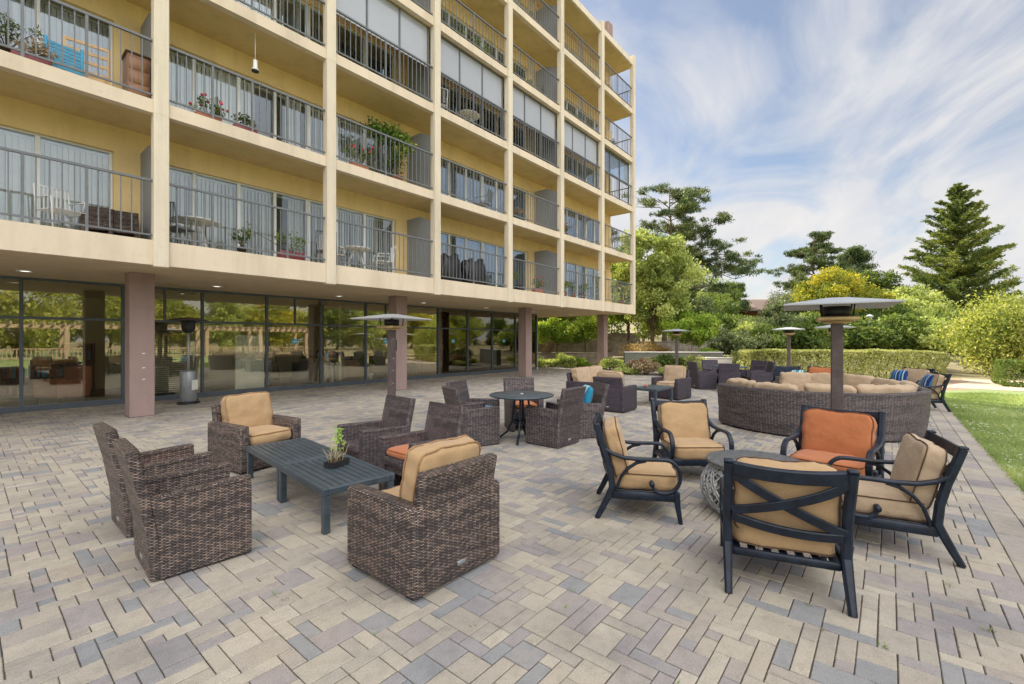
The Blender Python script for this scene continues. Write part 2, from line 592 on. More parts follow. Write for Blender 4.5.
M['inwall2'] = plain('apartment interior', (.62, .60, .55), 0.9, 0.05, 1)
M['carpet'] = plain('dark carpet', (.22, .18, .15), 0.95, 0.3, 20)
M['ceil'] = plain('interior ceiling', (.85, .76, .50), 0.9, 0.04, 1)
M['glassg'] = glass('storefront glass', (1.0, .95, .80), 0.13, (.93, .95, .91), 1.2)
M['glassb'] = glass('apartment glass', (.80, .90, 1.0), 0.06, (.93, .95, .95), .75)
M['wick'] = wicker('brown wicker', (.44, .325, .265), (.165, .13, .12), (.008, .007, .008), 0.042, 0.0098)
M['wickg'] = wicker('grey brown wicker', (.32, .25, .24), (.15, .125, .135), (.014, .012, .014))
M['wickd'] = wicker('dark violet wicker', (.15, .115, .15), (.09, .075, .105), (.016, .013, .019))
M['tan'] = fabric('tan canvas', (.43, .285, .15))
M['tan2'] = fabric('beige canvas', (.44, .325, .215))
M['orange'] = fabric('rust orange canvas', (.45, .16, .065))
M['bluef'] = fabric('blue canvas', (.10, .22, .36))
M['navy'] = fabric('navy canvas', (.02, .028, .05))
M['white_f'] = fabric('off white canvas', (.6, .57, .52))
M['pipe_t'] = plain('tan piping cord', (.34, .20, .095), 0.85, 0.2, 30)
M['pipe'] = plain('brown piping cord', (.10, .055, .03), 0.8, 0.2, 30)
M['pipe_o'] = plain('rust piping cord', (.22, .07, .025), 0.8, 0.2, 30)
M['stripe'] = fabric('teal striped canvas', (.1, .3, .4), (5.5, [(0.0, (.02, .22, .36)), (0.28, (.62, .72, .66)), (0.42, (.05, .36, .46)), (0.62, (.36, .52, .48)), (0.78, (.02, .14, .27))]))
M['stripeb'] = fabric('blue striped canvas', (.1, .3, .4), (7.0, [(0.0, (.012, .035, .14)), (0.4, (.04, .22, .42)), (0.6, (.015, .04, .15)), (0.85, (.35, .45, .5))]))
M['iron'] = plain('weathered blue black aluminium', (.008, .014, .027), 0.42, 0.5, 14, 0.15, 50, 0.0, 0.4)
M['slat'] = plain('charcoal slat metal', (.050, .070, .086), 0.36, 0.25, 10, 0.05, 60)
M['slat2'] = plain('grey painted steel', (.30, .32, .34), 0.36, 0.1, 6, 0, 60, 0.4)
M['steel'] = plain('brushed steel', (.62, .63, .64), 0.32, 0.1, 8, 0, 60, 0.85)
M['hood'] = plain('matt aluminium hood', (.42, .44, .45), 0.45, 0.08, 3, 0, 60, 0.35)
M['brass'] = plain('heater burner brass', (.55, .40, .20), 0.4, 0.15, 9, 0, 60, 0.5)
M['black'] = plain('black metal', (.02, .02, .022), 0.45, 0.3, 9)
M['post'] = plain('weathered dark post', (.10, .075, .072), 0.6, 0.3, 10, 0.2, 50)
M['rope'] = plain('grey resin ribbon', (.34, .35, .355), 0.4, 0.2, 20)
M['drumtop'] = wicker('charcoal woven top', (.32, .33, .34), (.22, .23, .24), (.05, .05, .053), 0.03, 0.014)
M['bark'] = plain('grey brown bark', (.13, .095, .065), 0.95, 0.4, 6, 0.8, 14, mapscale=(3, 3, .6))
M['barkr'] = plain('red brown bark', (.15, .075, .045), 0.95, 0.35, 6, 0.8, 14, mapscale=(3, 3, .5))
M['barkp'] = plain('pale bark', (.30, .24, .18), 0.95, 0.3, 6, 0.5, 14, mapscale=(3, 3, .6))
M['wall_ol'] = plain('olive grey render', (.15, .155, .12), 0.9, 0.15, 1.5, 0.2, 60)
M['stone'] = plain('tan retaining stone', (.26, .225, .18), 0.95, 0.35, 3, 0.7, 12)
M['conc'] = plain('pale concrete', (.55, .52, .47), 0.9, 0.1, 3, 0.2, 60)
M['roof'] = plain('brown shingle', (.16, .115, .095), 0.9, 0.2, 9, 0.5, 26)
M['wood'] = plain('dark walnut', (.10, .05, .03), 0.5, 0.3, 3, mapscale=(4, 4, .6))
M['woodm'] = plain('mid brown wood', (.30, .15, .075), 0.5, 0.25, 3, mapscale=(4, 4, .6))
M['woodl'] = plain('pale pine wood', (.62, .40, .19), 0.6, 0.15, 3, mapscale=(6, 6, .6))
M['bluep'] = plain('bright blue paint', (.06, .33, .55), 0.5, 0.1, 5)
M['whitep'] = plain('white paint', (.78, .78, .76), 0.5, 0.05, 5)
M['terra'] = plain('terracotta', (.38, .14, .075), 0.8, 0.15, 9)
M['redpot'] = plain('dark red plastic', (.20, .035, .04), 0.5, 0.1, 9)
M['bluepot'] = plain('blue glazed pot', (.05, .12, .22), 0.25, 0.15, 9)
M['cyan'] = plain('cyan sticker', (.05, .42, .62), 0.4, 0.05, 9)
M['screen'] = plain('dark screen', (.012, .014, .018), 0.15, 0.1, 9)
M['lamp'] = emit('lit soffit lamp', (1.0, .95, .85), 1.1)
M['troffer'] = emit('lit ceiling lamp', (1.0, .88, .66), 22.0)
M['leaf_litter'] = plain('dry leaf', (.30, .20, .09), .8, .4, 9)
M['pergola'] = plain('pale pergola timber', (.42, .32, .24), 0.8, 0.12, 4)
M['pink'] = plain('flower petals', (.55, .03, .07), 0.6, 0.3, 40)
M['daisy'] = plain('white petals', (.75, .76, .74), 0.7, 0.05, 40)

F_ = {}
F_['bright'] = foliage('fresh lime leaves', (.10, .19, .02), (.24, .36, .045), (.40, .50, .09), 0.4)
F_['lime'] = foliage('pale lime leaves', (.18, .23, .06), (.34, .41, .12), (.55, .60, .22), 0.4)
F_['yellow'] = foliage('golden acacia leaves', (.10, .15, .02), (.30, .31, .04), (.57, .49, .05), 0.4)
F_['mid'] = foliage('mid green leaves', (.045, .09, .02), (.13, .19, .04), (.26, .32, .07), 0.35)
F_['grey'] = foliage('grey green leaves', (.06, .085, .035), (.15, .19, .085), (.27, .31, .15), 0.3)
F_['pine'] = foliage('dark pine needles', (.03, .06, .025), (.085, .13, .045), (.19, .22, .075), 0.3)
F_['red'] = foliage('redwood needles', (.045, .09, .03), (.15, .20, .05), (.33, .34, .08), 0.38)
F_['hedge'] = foliage('yellowish hedge leaves', (.13, .15, .04), (.33, .35, .12), (.55, .55, .26), 0.35)
F_['shrub'] = foliage('glowing yellow green leaves', (.12, .17, .03), (.35, .39, .09), (.62, .60, .20), 0.42)
F_['rust'] = foliage('orange brown leaves', (.20, .13, .05), (.38, .25, .10), (.52, .40, .19), 0.3)
F_['pinkish'] = foliage('dusty pink leaves', (.22, .14, .09), (.38, .27, .18), (.50, .42, .26), 0.3)
F_['grass'] = foliage('grass blades', (.20, .28, .09), (.34, .42, .16), (.54, .60, .27), 0.35)
F_['house'] = foliage('house plant leaves', (.04, .10, .02), (.12, .22, .03), (.40, .40, .05), 0.3)
# ================================================================== ground, patio, lawn
def hill(x, y):
    """height of the garden slope behind the patio"""
    d = max(0.0, x - 25.5)
    s = min(1.0, max(0.0, (y + 9) / 16))
    h = min(8.0, 0.075 * d + 0.0003 * d * d) * (0.12 + 0.88 * s)
    return h + 0.12 * mnoise.noise(Vector((x * .25, y * .25, 0))) * min(1, d / 4)

mb = MB()
xs = [-400, -120, -40, -20, 0, 15, 22, 24] + [25 + 1.5 * i for i in range(34)] + [85, 110, 160, 260, 600]
ys = [-400, -150, -80, -50, -35] + [-26 + 2 * i for i in range(40)] + [62, 80, 120, 200, 400]
vs = [(x, y, hill(x, y) - 0.06) for x in xs for y in ys]
ny = len(ys)
mb.add(vs, [(i * ny + j, (i + 1) * ny + j, (i + 1) * ny + j + 1, i * ny + j + 1) for i in range(len(xs) - 1) for j in range(ny - 1)], True)
tag(mb.obj('ground', M['ground']), kind='structure')

def sheet(name, poly, z, mat, thick=0.0):
    m_ = MB()
    m_.add([(p[0], p[1], z) for p in poly], [list(range(len(poly)))])
    return tag(m_.obj(name, mat), kind='structure')

sheet('lawn', [(-30, -60), (18.6, -60), (20.6, -12), (21.2, -5), (21.2, -2.2), (19.6, -1.1), (-30, -1.1)], -0.018, M['turf'])
sheet('planting_bed', [(20.9, -14), (27, -14), (27, 22), (20.5, 22), (20.5, 17.5), (24.4, 17.5), (24.4, 9), (21.9, 9), (21.9, -1.1), (19.7, -1.05), (21.26, -2.2), (21.26, -5)], -0.03, M['soil'])
sheet('garden_path', [(21.4, -1.3), (25.0, -2.4), (27.8, -2.2), (27.8, -4.9), (21.4, -4.4)], -0.022, M['path'])

U = 0.081
def in_patio(x, y):
    if y < -0.68 or y > 17.4 or x < -7: return False
    if y > 14.80 and x < 20.1: return False
    if y < 9.0: return x < 21.9
    return x < 24.3

mb = MB()
mb.add([(-7, -1.1, -0.008), (21.9, -1.1, -0.008), (21.9, 9, -0.008), (24.4, 9, -0.008), (24.4, 17.5, -0.008), (-7, 17.5, -0.008)], [list(range(6))])
tag(mb.obj('patio_joint_bed', M['mortar']), kind='structure')
nx_, ny_ = int(31.4 / U), int(18.2 / U)
occ = np.zeros((nx_ + 4, ny_ + 4), bool)
rng = random.Random(11)
PV, PF, PT = [], [], []
def paver(x0, y0, x1, y1, t):
    g, c = 0.0027, 0.0036
    b = len(PV)
    zt = rng.uniform(-0.0012, 0.0012)
    jit = [(rng.uniform(-.0013, .0013), rng.uniform(-.0013, .0013)) for _ in range(4)]
    tx, ty = rng.uniform(-.0010, .0010), rng.uniform(-.0010, .0010)
    for e, z in ((g, -0.013), (g, zt - 0.004), (g + c, zt)):
        for k, (px, py) in enumerate(((x0 + e, y0 + e), (x1 - e, y0 + e), (x1 - e, y1 - e), (x0 + e, y1 - e))):
            zz_ = z
            if z > -0.01: zz_ += tx * (1 if k in (1, 2) else -1) + ty * (1 if k > 1 else -1)
            PV.append((px + jit[k][0], py + jit[k][1], zz_))
    for r_ in (0, 4):
        for j in range(4):
            PF.append((b + r_ + j, b + r_ + (j + 1) % 4, b + r_ + 4 + (j + 1) % 4, b + r_ + 4 + j)); PT.append(t)
    PF.append((b + 8, b + 9, b + 10, b + 11)); PT.append(t)
def lay(i, j, sx, sy):
    x0, y0 = -7 + i * U, -0.68 + j * U
    cx_, cy_ = x0 + sx * U / 2, y0 + sy * U / 2
    if not in_patio(cx_, cy_): return
    t = rng.random()
    t = 0.85 * t + 0.15 * min(1, max(0, 0.5 + 0.9 * mnoise.noise(Vector((cx_ * .9, cy_ * .9, 3)))))
    paver(x0, y0, x0 + sx * U, y0 + sy * U, t)
# courses are laid column by column; a joint that has run too long is bridged by the next slab
rem = [0] * (ny_ + 4)
owner = [None] * (ny_ + 4)
run = [0] * (ny_ + 5)
CH = {1: (1, 2, 2, 3, 4), 2: (1, 2, 2, 3), 3: (1, 1, 2)}
for i in range(nx_):
    j = 0
    edge = set()
    prev = None
    while j < ny_:
        if rem[j] > 0:
            j += 1
            continue
        j1 = j
        while j1 < ny_ and rem[j1] <= 0: j1 += 1
        p = j
        while p < j1:
            op = [s for s in (1, 1, 2, 2, 2, 3) if p + s <= j1]
            good = [s for s in op if p + s == j1 or run[p + s] < 3]
            sy = rng.choice(good or op)
            c = CH[sy]
            sx = rng.choice(c)
            if p > 0 and run[p] >= 4 and rem[p - 1] in c and rng.random() < .55: sx = rem[p - 1]
            elif p + sy < ny_ and run[p + sy] >= 4 and rng.random() < .55 and rem[p + sy] in c: sx = rem[p + sy]
            lay(i, p, sx, sy)
            for q in range(p, p + sy):
                rem[q] = sx
                owner[q] = (i, p)
            p += sy
        j = j1
    for b_ in range(1, ny_):
        run[b_] = run[b_] + 1 if owner[b_] != owner[b_ - 1] else 0
    for q in range(ny_): rem[q] -= 1
x = -7
while x < 21.6:                                     # soldier course along the lawn
    paver(x, -1.10, x + 0.42, -0.89, 0.25 + 0.5 * rng.random())
    x += 0.42
x = -7.1
while x < 21.6:
    paver(max(-7, x), -0.89, x + 0.315, -0.68, 0.2 + 0.5 * rng.random())
    x += 0.315
me = bpy.data.meshes.new('patio')
me.from_pydata(PV, [], PF)
at = me.attributes.new('tint', 'FLOAT', 'FACE')
at.data.foreach_set('value', PT)
me.materials.append(M['paver'])
me.update()
tag(link('patio', me), kind='structure')

# ================================================================== the apartment building
FACE = 10.55          # outer plane of the slab edges
WALL = 11.95          # wall at the back of the balconies
GLZ = 14.85           # ground-floor glazing
SOF = 3.0
FL = [3.46 + 2.62 * i for i in range(5)]
ROOF = 16.56
PX = [-4.42, -1.02, 2.38, 5.76, 9.16, 12.6, 15.99, 19.5, 22.96]
bld = thing('apartment_building', 'beige balconied apartment block on mauve columns beside the patio', 'building', (0, 0, 0))

X0, X1 = -4.55, 23.13
def bpart(name, fn, mat, parent=bld):
    m_ = MB(); fn(m_); return m_.obj(name, mat, parent)

# floor slabs with their fascia: each balcony slab one part
for i, z in enumerate(FL):
    bot = SOF if i == 0 else z - 0.25
    def fs(m_, z=z, bot=bot):
        m_.b2((X0 + .02, FACE, bot), (X1 - .02, FACE + .16, z), 0)                  # fascia
        m_.b2((X0 + .02, FACE + .162, z - .2 if bot > SOF else SOF + 0.012), (X1 - .02, WALL + .5, z - .006), 1)
    o = bpart('balcony_slab', fs, [M['beige'], M['yellow2'] if i else M['soffit']])
def fs(m_):
    m_.b2((X0 + .02, FACE, ROOF - .26), (X1 - .02, FACE + .1, ROOF + .02), 0)
    m_.b2((X0 + .02, FACE + .102, ROOF - .24), (X1 - .02, 26, ROOF), 1)
bpart('roof_slab', fs, [M['pil'], M['yellow2']])
bpart('underside', lambda m_: m_.b2((X0 + .05, FACE + .17, SOF), (X1 - .05, 26, SOF + .2)), M['soffit'])
# pilasters
for k, px in enumerate(PX):
    def fs(m_, px=px):
        m_.rbox((px, FACE + .05, (SOF - .035 + 16.82) / 2), (.235, .22, 16.82 - SOF + .035), .012, 1, smooth=False)
        for z in FL[1:]:
            m_.b2((px - .118, FACE - .0635, z - .262), (px + .118, FACE - .058, z - .252))
        m_.b2((px + .05, FACE - .065, SOF), (px + .062, FACE - .058, 16.8))
    bpart('pilaster', fs, M['pil'])
# ground floor columns
for px in (-4.4, 2.39, 8.95, 15.62, 22.55):
    bpart('column', lambda m_, px=px: m_.rbox((px, 12.2, 1.495), (.42, .42, 3.01), .012, 2, smooth=False), M['brown'])
    bpart('column_joint', lambda m_, px=px: m_.b2((px - .216, 11.984, -.01), (px + .216, 12.416, .012)), M['mortar'])
    if px == 2.39:
        for z in (1.32, 1.02, .78):
            bpart('column_clip', lambda m_, z=z: m_.box((2.39 + .02, 11.985, z), (.05, .012, .018)), M['whitep'])
# back walls of balconies: header strip, end wall piece, slab of interior
def wallp(m_):
    for i, z in enumerate(FL):
        top = (FL[i + 1] if i < 4 else ROOF) - .2
        m_.b2((X0 + .1, WALL, top - .50), (X1 - .1, WALL + .28, top), 0)                 # header
        for k in range(len(PX) - 1):
            a, b_ = PX[k], PX[k + 1]
            if k % 2 == 1:      # bay whose right end meets a divider (P1, P3, P5, P7): wall strip there
                m_.b2((b_ - .45, WALL + .001, z), (b_ + .18, WALL + .28, top - .498), 0)
            else:
                m_.b2((a - .18 + .36, WALL + .002, z), (a + .30, WALL + .28, top - .497), 0)
bpart('wall', wallp, M['yellow'])
def wend(m_):
    m_.b2((X1 - .3, WALL + .282, SOF + .2), (X1 - .1, 26, ROOF - .24))
    m_.b2((X0, WALL + .282, SOF + .2), (X0 + .2, 26, ROOF - .24))
    m_.b2((X0 + .2, 25.8, SOF + .2), (X1 - .3, 26, ROOF - .24))
bpart('end_wall', wend, M['yellow'])
def wint(m_):
    for i, z in enumerate(FL):
        m_.b2((X0 + .2, WALL + .5, z - .2), (X1 - .3, 15.6, z - .004))
    m_.b2((X0 + .2, 15.6, SOF + .2), (X1 - .3, 15.7, ROOF - .25))
    for px in PX[1:-1]:
        m_.b2((px - .05, WALL + .285, SOF + .2), (px + .05, 15.6, ROOF - .25))
bpart('interior_shell', wint, M['inwall2'])

# grey dividers between apartments
for k in (2, 4, 6, 8, 0):
    if k == 8: continue
    for i, z in enumerate(FL):
        bpart('balcony_divider', lambda m_, k=k, z=z: m_.prism([(FACE + .18, z), (WALL - .004, z), (WALL - .004, z + 2.0), (FACE + .75, z + 2.0), (FACE + .18, z + 1.75)], 0, PX[k] - .03, PX[k] + .03), M['div'])

# windows (frame > pane, blinds)
wr_ = random.Random(5)
for i, z in enumerate(FL):
    top = (FL[i + 1] if i < 4 else ROOF) - .70
    for k in range(len(PX) - 1):
        a, b_ = PX[k], PX[k + 1]
        xa, xb = (a + .30, b_ - .45 - .002) if k % 2 == 1 else (a + .302, b_ + .0)
        if k % 2 == 0: xb = b_ + .17
        if k % 2 == 1: xa = a + .18
        yf = WALL + .13
        h = top - z - .03
        nx = 3 if k % 2 else 4
        xm = [xa + (xb - xa) * q for q in ([0, .3, .62, 1] if nx == 3 else [0, .2, .48, .74, 1])]
        def fr(m_):
            m_.b2((xa, yf - .04, z + .002), (xb, yf + .05, z + .06)); m_.b2((xa, yf - .04, top - .03), (xb, yf + .05, top + .02))
            for q, xx in enumerate(xm):
                t = .026 if q in (0, len(xm) - 1) else .034
                x_ = min(max(xx, xa + t), xb - t)
                m_.b2((x_ - t, yf - .035 + (.02 if q % 2 else 0), z + .061), (x_ + t, yf + .045, top - .031))
        wf = bpart('window', fr, M['alu'])
        bpart('pane', lambda m_: m_.b2((xa + .03, yf + .01, z + .05), (xb - .03, yf + .016, top - .02)), M['glassb'], wf)
        def bl(m_):
            x_ = xa + .06
            gap = [(wr_.uniform(xa, xb), wr_.uniform(.15, .8)) for _ in range(wr_.choice((0, 1, 2, 2, 3)))]
            while x_ < xb - .06:
                if not any(abs(x_ - g[0]) < g[1] / 2 for g in gap):
                    an = R(wr_.uniform(18, 40))
                    m_.box((x_, yf + .16, (z + top) / 2 + .02), (.085, .003, h - .08), 0, Matrix.Rotation(an, 3, 'Z'))
                x_ += .082
            m_.b2((xa + .03, yf + .12, top - .07), (xb - .03, yf + .2, top - .03))
        bpart('vertical_blind', bl, M[wr_.choice(('blind', 'blind', 'blind', 'blind2', 'blind3'))], wf)

# balcony railings: one per bay and floor, with upright bars
for i, z in enumerate(FL):
    for k in range(len(PX) - 1):
        xa, xb = PX[k] + .118, PX[k + 1] - .118
        def rl(m_):
            y = FACE + .06
            m_.b2((xa, y - .025, z + 1.10), (xb, y + .025, z + 1.14))
            m_.b2((xa, y - .018, z + .09), (xb, y + .018, z + .12))
            n = round((xb - xa) / .152)
            for q in range(1, n):
                x_ = xa + (xb - xa) * q / n
                big = q == n // 2 or (k in (1, 2) and q in (n // 4, 3 * n // 4) and i < 2)
                t = .020 if big else .0085
                m_.b2((x_ - t, y - t, z + (.0 if big else .121)), (x_ + t, y + t, z + 1.099))
        bpart('railing', rl, M['rail'])
    def rl(m_):                                     # the open end of the last balcony
        x_ = PX[-1]
        m_.b2((x_ - .025, FACE + .2, z + 1.10), (x_ + .025, WALL, z + 1.14)); m_.b2((x_ - .02, FACE + .2, z + .09), (x_ + .02, WALL, z + .12))
        for q in range(1, 8):
            y = FACE + .2 + (WALL - FACE - .2) * q / 8
            m_.b2((x_ - .0085, y - .0085, z + .121), (x_ + .0085, y + .0085, z + 1.099))
    bpart('railing', rl, M['rail'])
# third-floor enclosures: grey shades in dark frames above the rail
z = FL[2]
for k in range(4, 8):
    xa, xb = PX[k] + .15, PX[k + 1] - .15
    y = FACE + .22
    zt = FL[3] - .256
    xs_ = [xa, xa + (xb - xa) * .32, xa + (xb - xa) * .66, xb - .02]
    def en(m_):
        for q, x_ in enumerate(xs_):
            m_.b2((x_ - .022, y - .03, z + .002), (x_ + .022, y + .03, zt - .002))
        for q in range(3):
            m_.b2((xs_[q] + .023, y - .025, z + 1.15), (xs_[q + 1] - .023, y + .025, z + 1.2))
            m_.b2((xs_[q] + .023, y - .025, zt - .05), (xs_[q + 1] - .023, y + .025, zt - .003))
    ef = bpart('balcony_enclosure', en, M['rail'])
    for q in range(3):
        bpart('shade' if k < 7 else 'pane', lambda m_, q=q: m_.b2((xs_[q] + .03, y - .006, z + 1.2), (xs_[q + 1] - .03, y + .006, zt - .05)), M['shade'] if k < 7 else M['glassb'], ef)
# the same on the bay before
k = 3
xa, xb = PX[3] + .15, PX[4] - .15
xs_ = [xa, xa + (xb - xa) * .32, xa + (xb - xa) * .66, xb - .02]
ef = bpart('balcony_enclosure', lambda m_: [m_.b2((x_ - .022, FACE + .19, z + .002), (x_ + .022, FACE + .25, FL[3] - .258)) for x_ in xs_], M['rail'])
for q in range(3):
    bpart('shade', lambda m_, q=q: m_.b2((xs_[q] + .03, FACE + .214, z + 1.16), (xs_[q + 1] - .03, FACE + .226, FL[3] - .26)), M['shade'], ef)

# penthouse at the roof
bpart('penthouse', lambda m_: (m_.b2((X0 + 3, 13.5, ROOF + .002), (20.5, 24, 18.9)), m_.rbox((22.6, 12.0, 17.75), (.55, .55, 2.4), .02, 1, smooth=False)), M['brown'])
bpart('penthouse_roof', lambda m_: (m_.b2((X0 + 2, 12.8, 18.95), (20.9, 25, 19.25), 0),), M['beige'])

# ground floor: storefront
MX = [-4.4, -2.4, -.6, .83, 2.57, 4.29, 6.01, 7.75, 9.47, 11.2, 12.96, 14.72, 16.39, 18.16, 20.0]
SUB = {4: .5, 6: .5, 8: .5}
for k in range(len(MX) - 1):
    a, b_ = MX[k], MX[k + 1]
    def fr(m_):
        m_.b2((a, GLZ - .05, .0), (b_ - .001, GLZ + .05, .13)); m_.b2((a, GLZ - .05, 2.94), (b_ - .001, GLZ + .05, 3.0))
        m_.b2((a - .03, GLZ - .06, .131), (a + .03, GLZ + .06, 2.939))
        m_.b2((a + .031, GLZ - .045, 2.07), (b_ - .031, GLZ + .045, 2.13))
        if k in (4, 6, 8):
            xm = a + (b_ - a) * .5
            m_.b2((xm - .022, GLZ - .045, 2.131), (xm + .022, GLZ + .045, 2.939))
        if k == len(MX) - 2: m_.b2((b_ - .03, GLZ - .06, .131), (b_ + .03, GLZ + .06, 2.939))
    wf = bpart('storefront_window', fr, M['dframe'])
    bpart('pane', lambda m_: (m_.b2((a + .03, GLZ - .003, .13), (b_ - .03, GLZ + .003, 2.07)), m_.b2((a + .03, GLZ - .003, 2.13), (b_ - .03, GLZ + .003, 2.94))), M['glassg'], wf)
    if k in (4, 6, 8, 10, 12):
        def st(m_):
            c = (a + b_) / 2 + (.0 if k != 4 else -.5)
            m_.prism([(c + .11 * math.cos(q * PI / 8), 1.55 + .085 * math.sin(q * PI / 8)) for q in range(16)], 1, GLZ - .009, GLZ - .0045)
        so = bpart('sticker', st, M['cyan'], wf)
        bpart('sticker_mark', lambda m_: m_.box(((a + b_) / 2 + (.0 if k != 4 else -.5), GLZ - .011, 1.55), (.12, .002, .03)), M['whitep'], wf)
    if k == 4:
        def hb(m_):
            for q in range(48):
                m_.box(((a + b_) / 2 - .05, GLZ + .12, .2 + q * .056), (b_ - a - .2, .045, .002), 0, Matrix.Rotation(R(24), 3, 'X'))
        bpart('horizontal_blind', hb, M['blind'], wf)
    if k == 5:
        bpart('white_panel', lambda m_: m_.b2(((a + b_) / 2, GLZ + .06, .14), (b_ - .05, GLZ + .08, 1.75)), M['whitep'], wf)
def gi(m_):
    m_.b2((-4.4, 14.95, -.05), (20, 25, -.004), 0)
    m_.b2((-4.4, 20.0, 0), (20, 20.2, 3.0), 1)
    m_.b2((-4.6, 14.6, 0), (-4.4, 25, 3.0), 1); m_.b2((20.04, 14.9, -.05), (20.2, 25, 3.0), 1)
    m_.b2((4.2, 15.1, 0), (4.32, 20, 3.0), 1); m_.b2((9.4, 16.6, 0), (9.52, 20, 3.0), 1)
    m_.b2((14.66, 15.3, 0), (14.78, 20, 3.0), 1)
    m_.b2((-4.4, 14.96, 2.965), (20, 19.99, 2.995), 2)
bpart('ground_floor_room', gi, [M['carpet'], M['inwall'], M['ceil']])
for x_ in (-2.6, .8, 4.2, 7.6, 11.0, 14.4, 17.8, 21.2):
    f = bpart('soffit_light', lambda m_, x_=x_: m_.lathe([(.13, SOF - .0005), (.13, SOF - .02), (.095, SOF - .022), (.09, SOF - .004)], 20, (x_, 13.4, 0)), M['whitep'])
    bpart('bulb', lambda m_, x_=x_: m_.lathe([(.085, SOF - .012), (.085, SOF - .006)], 16, (x_, 13.4, 0)), M['lamp'], f)
# ================================================================== furniture builders
def wicker_chair(label, loc, f, group, wick='wick', seat=None, cat='armchair'):
    """dining-height woven armchair: side panels to the ground, leaning back, deep seat"""
    t = thing('wicker_armchair', label, cat, loc, face_rz(f), group)
    W, D = .60, .60
    def side(s):
        def fn(m):
            x0, x1 = (s * W / 2, s * (W / 2 - .085))
            a, b = min(x0, x1), max(x0, x1)
            # panel: vertical front, back edge leaning with the backrest
            m.prism([(D / 2, .015), (D / 2, .545), (D / 2 - .03, .565), (-D / 2 - .0, .54), (-D / 2 + .04, .30), (-D / 2 + .05, .015)], 0, a, b)
            m.rbox(((a + b) / 2, .0, .556), (.092, D + .004, .036), .014, 2, M=rotx(R(2.2)))
        return fn
    for s in (-1, 1):
        part('arm', f'wc_arm{s}{wick}', side(s), M[wick], t)
    part('backrest', 'wc_back' + wick, lambda m: (
        m.sweep([(0, -D / 2 + .035, .02), (0, -D / 2 + .02, .30), (0, -D / 2 - .03, .60), (0, -D / 2 - .095, .88)], W - .012, .075, (1, 0, 0), ch=.28),), M[wick], t)
    part('seat', 'wc_seat' + wick, lambda m: (
        m.rbox((0, .02, .345), (W - .172, D - .05, .09), .014, 2), m.rbox((0, D / 2 - .05, .27), (W - .174, .04, .10), .01, 2)), M[wick], t)
    if seat:
        c = part('seat_cushion', 'wc_cush' + seat, lambda m: m.cushion((W - .18, D - .08, .085), 6, .25, 12, TR(0, .035, .43)), M[seat], t)
        part('piping', 'wc_pipe' + seat, lambda m: m.piping((W - .18, D - .08, .085), 6, .25, .0045, TR(0, .035, .43), qs=(.7,)), M['pipe_o' if seat == 'orange' else 'pipe'], c)
    part('foot_strip', 'wc_foot', lambda m: [m.b2((x - .02, y - .02, 0), (x + .02, y + .02, .016)) for x in (-.25, .25) for y in (-.2, .25)], M['black'], t)
    part('maker_plate', 'wc_tag', lambda m: m.box((.0, -D / 2 - .006, .10), (.07, .006, .028)), M['steel'], t)
    return t

def club_chair(label, loc, f, group, wick='wick', fab='tan', width=.80, cat='armchair', seats=1, name='wicker_club_chair', bcush=True):
    t = thing(name, label, cat, loc, face_rz(f), group)
    W, D = width, .76
    aw = .115
    key = f'{wick}{fab}{width}'
    for s in (-1, 1):
        def fn(m, s=s):
            m.rbox((s * (W / 2 - aw / 2), .0, .295), (aw, D, .55), .028, 3)
        part('arm', f'cc_arm{s}{key}', fn, M[wick], t)
    def bk(m):
        m.rbox((0, -D / 2 + .055, .285), (W - .03, .10, .53), .02, 2)
        m.sweep([(0, -D / 2 + .055, .52), (0, -D / 2 + .045, .62), (0, -D / 2 + .015, .765)], W - .10, .085, (1, 0, 0), ch=.3)
    part('backrest', 'cc_back' + key, bk, M[wick], t)
    part('base', 'cc_base' + key, lambda m: m.rbox((0, .04, .165), (W - 2 * aw - .004, D - .11, .29), .015, 2), M[wick], t)
    sw = (W - 2 * aw - .015) / seats
    for q in range(seats):
        x = -(W - 2 * aw) / 2 + sw * (q + .5) + .007
        c = part('seat_cushion', f'cc_sc{key}', lambda m: m.cushion((sw - .005, D - .08, .155), 7, .16, 14, TR(0, .07, .385), seed=2), M[fab], t, (x, 0, 0))
        part('piping', f'cc_sp{key}', lambda m: m.piping((sw - .005, D - .08, .155), 7, .16, .007, TR(0, .07, .385), qs=(.8,), seed=2), M['pipe_t'], c)
        if bcush:
            Mx = TR(0, -.185, .645) @ rotx(R(-78))
            c = part('back_cushion', f'cc_bc{key}', lambda m: m.cushion((sw * (1.05 if seats == 1 else .99), .50, .185), 9, .26, 16, Mx, wr=.006, seed=4, pinch=.08), M[fab], t, (x, 0, 0))
            part('piping', f'cc_bp{key}', lambda m: m.piping((sw * (1.05 if seats == 1 else .99), .50, .185), 9, .26, .0065, Mx, pinch=.08, qs=(-.75, .75), wr=.006, seed=4), M['pipe_t'], c)
    part('foot', 'cc_foot' + key, lambda m: [m.b2((x - .03, y - .03, 0), (x + .03, y + .03, .021)) for x in (-W / 2 + .06, W / 2 - .06) for y in (-D / 2 + .08, D / 2 - .06)], M['black'], t)
    part('maker_plate', 'cc_tag', lambda m: m.rbox((.0, -D / 2 + .003, .115), (.075, .008, .030), .003, 1), M['slat2'], t)
    return t

def arc(c, r, a0, a1, n, x=0):
    return [(x, c[0] + r * math.cos(a0 + (a1 - a0) * i / n), c[1] + r * math.sin(a0 + (a1 - a0) * i / n)) for i in range(n + 1)]

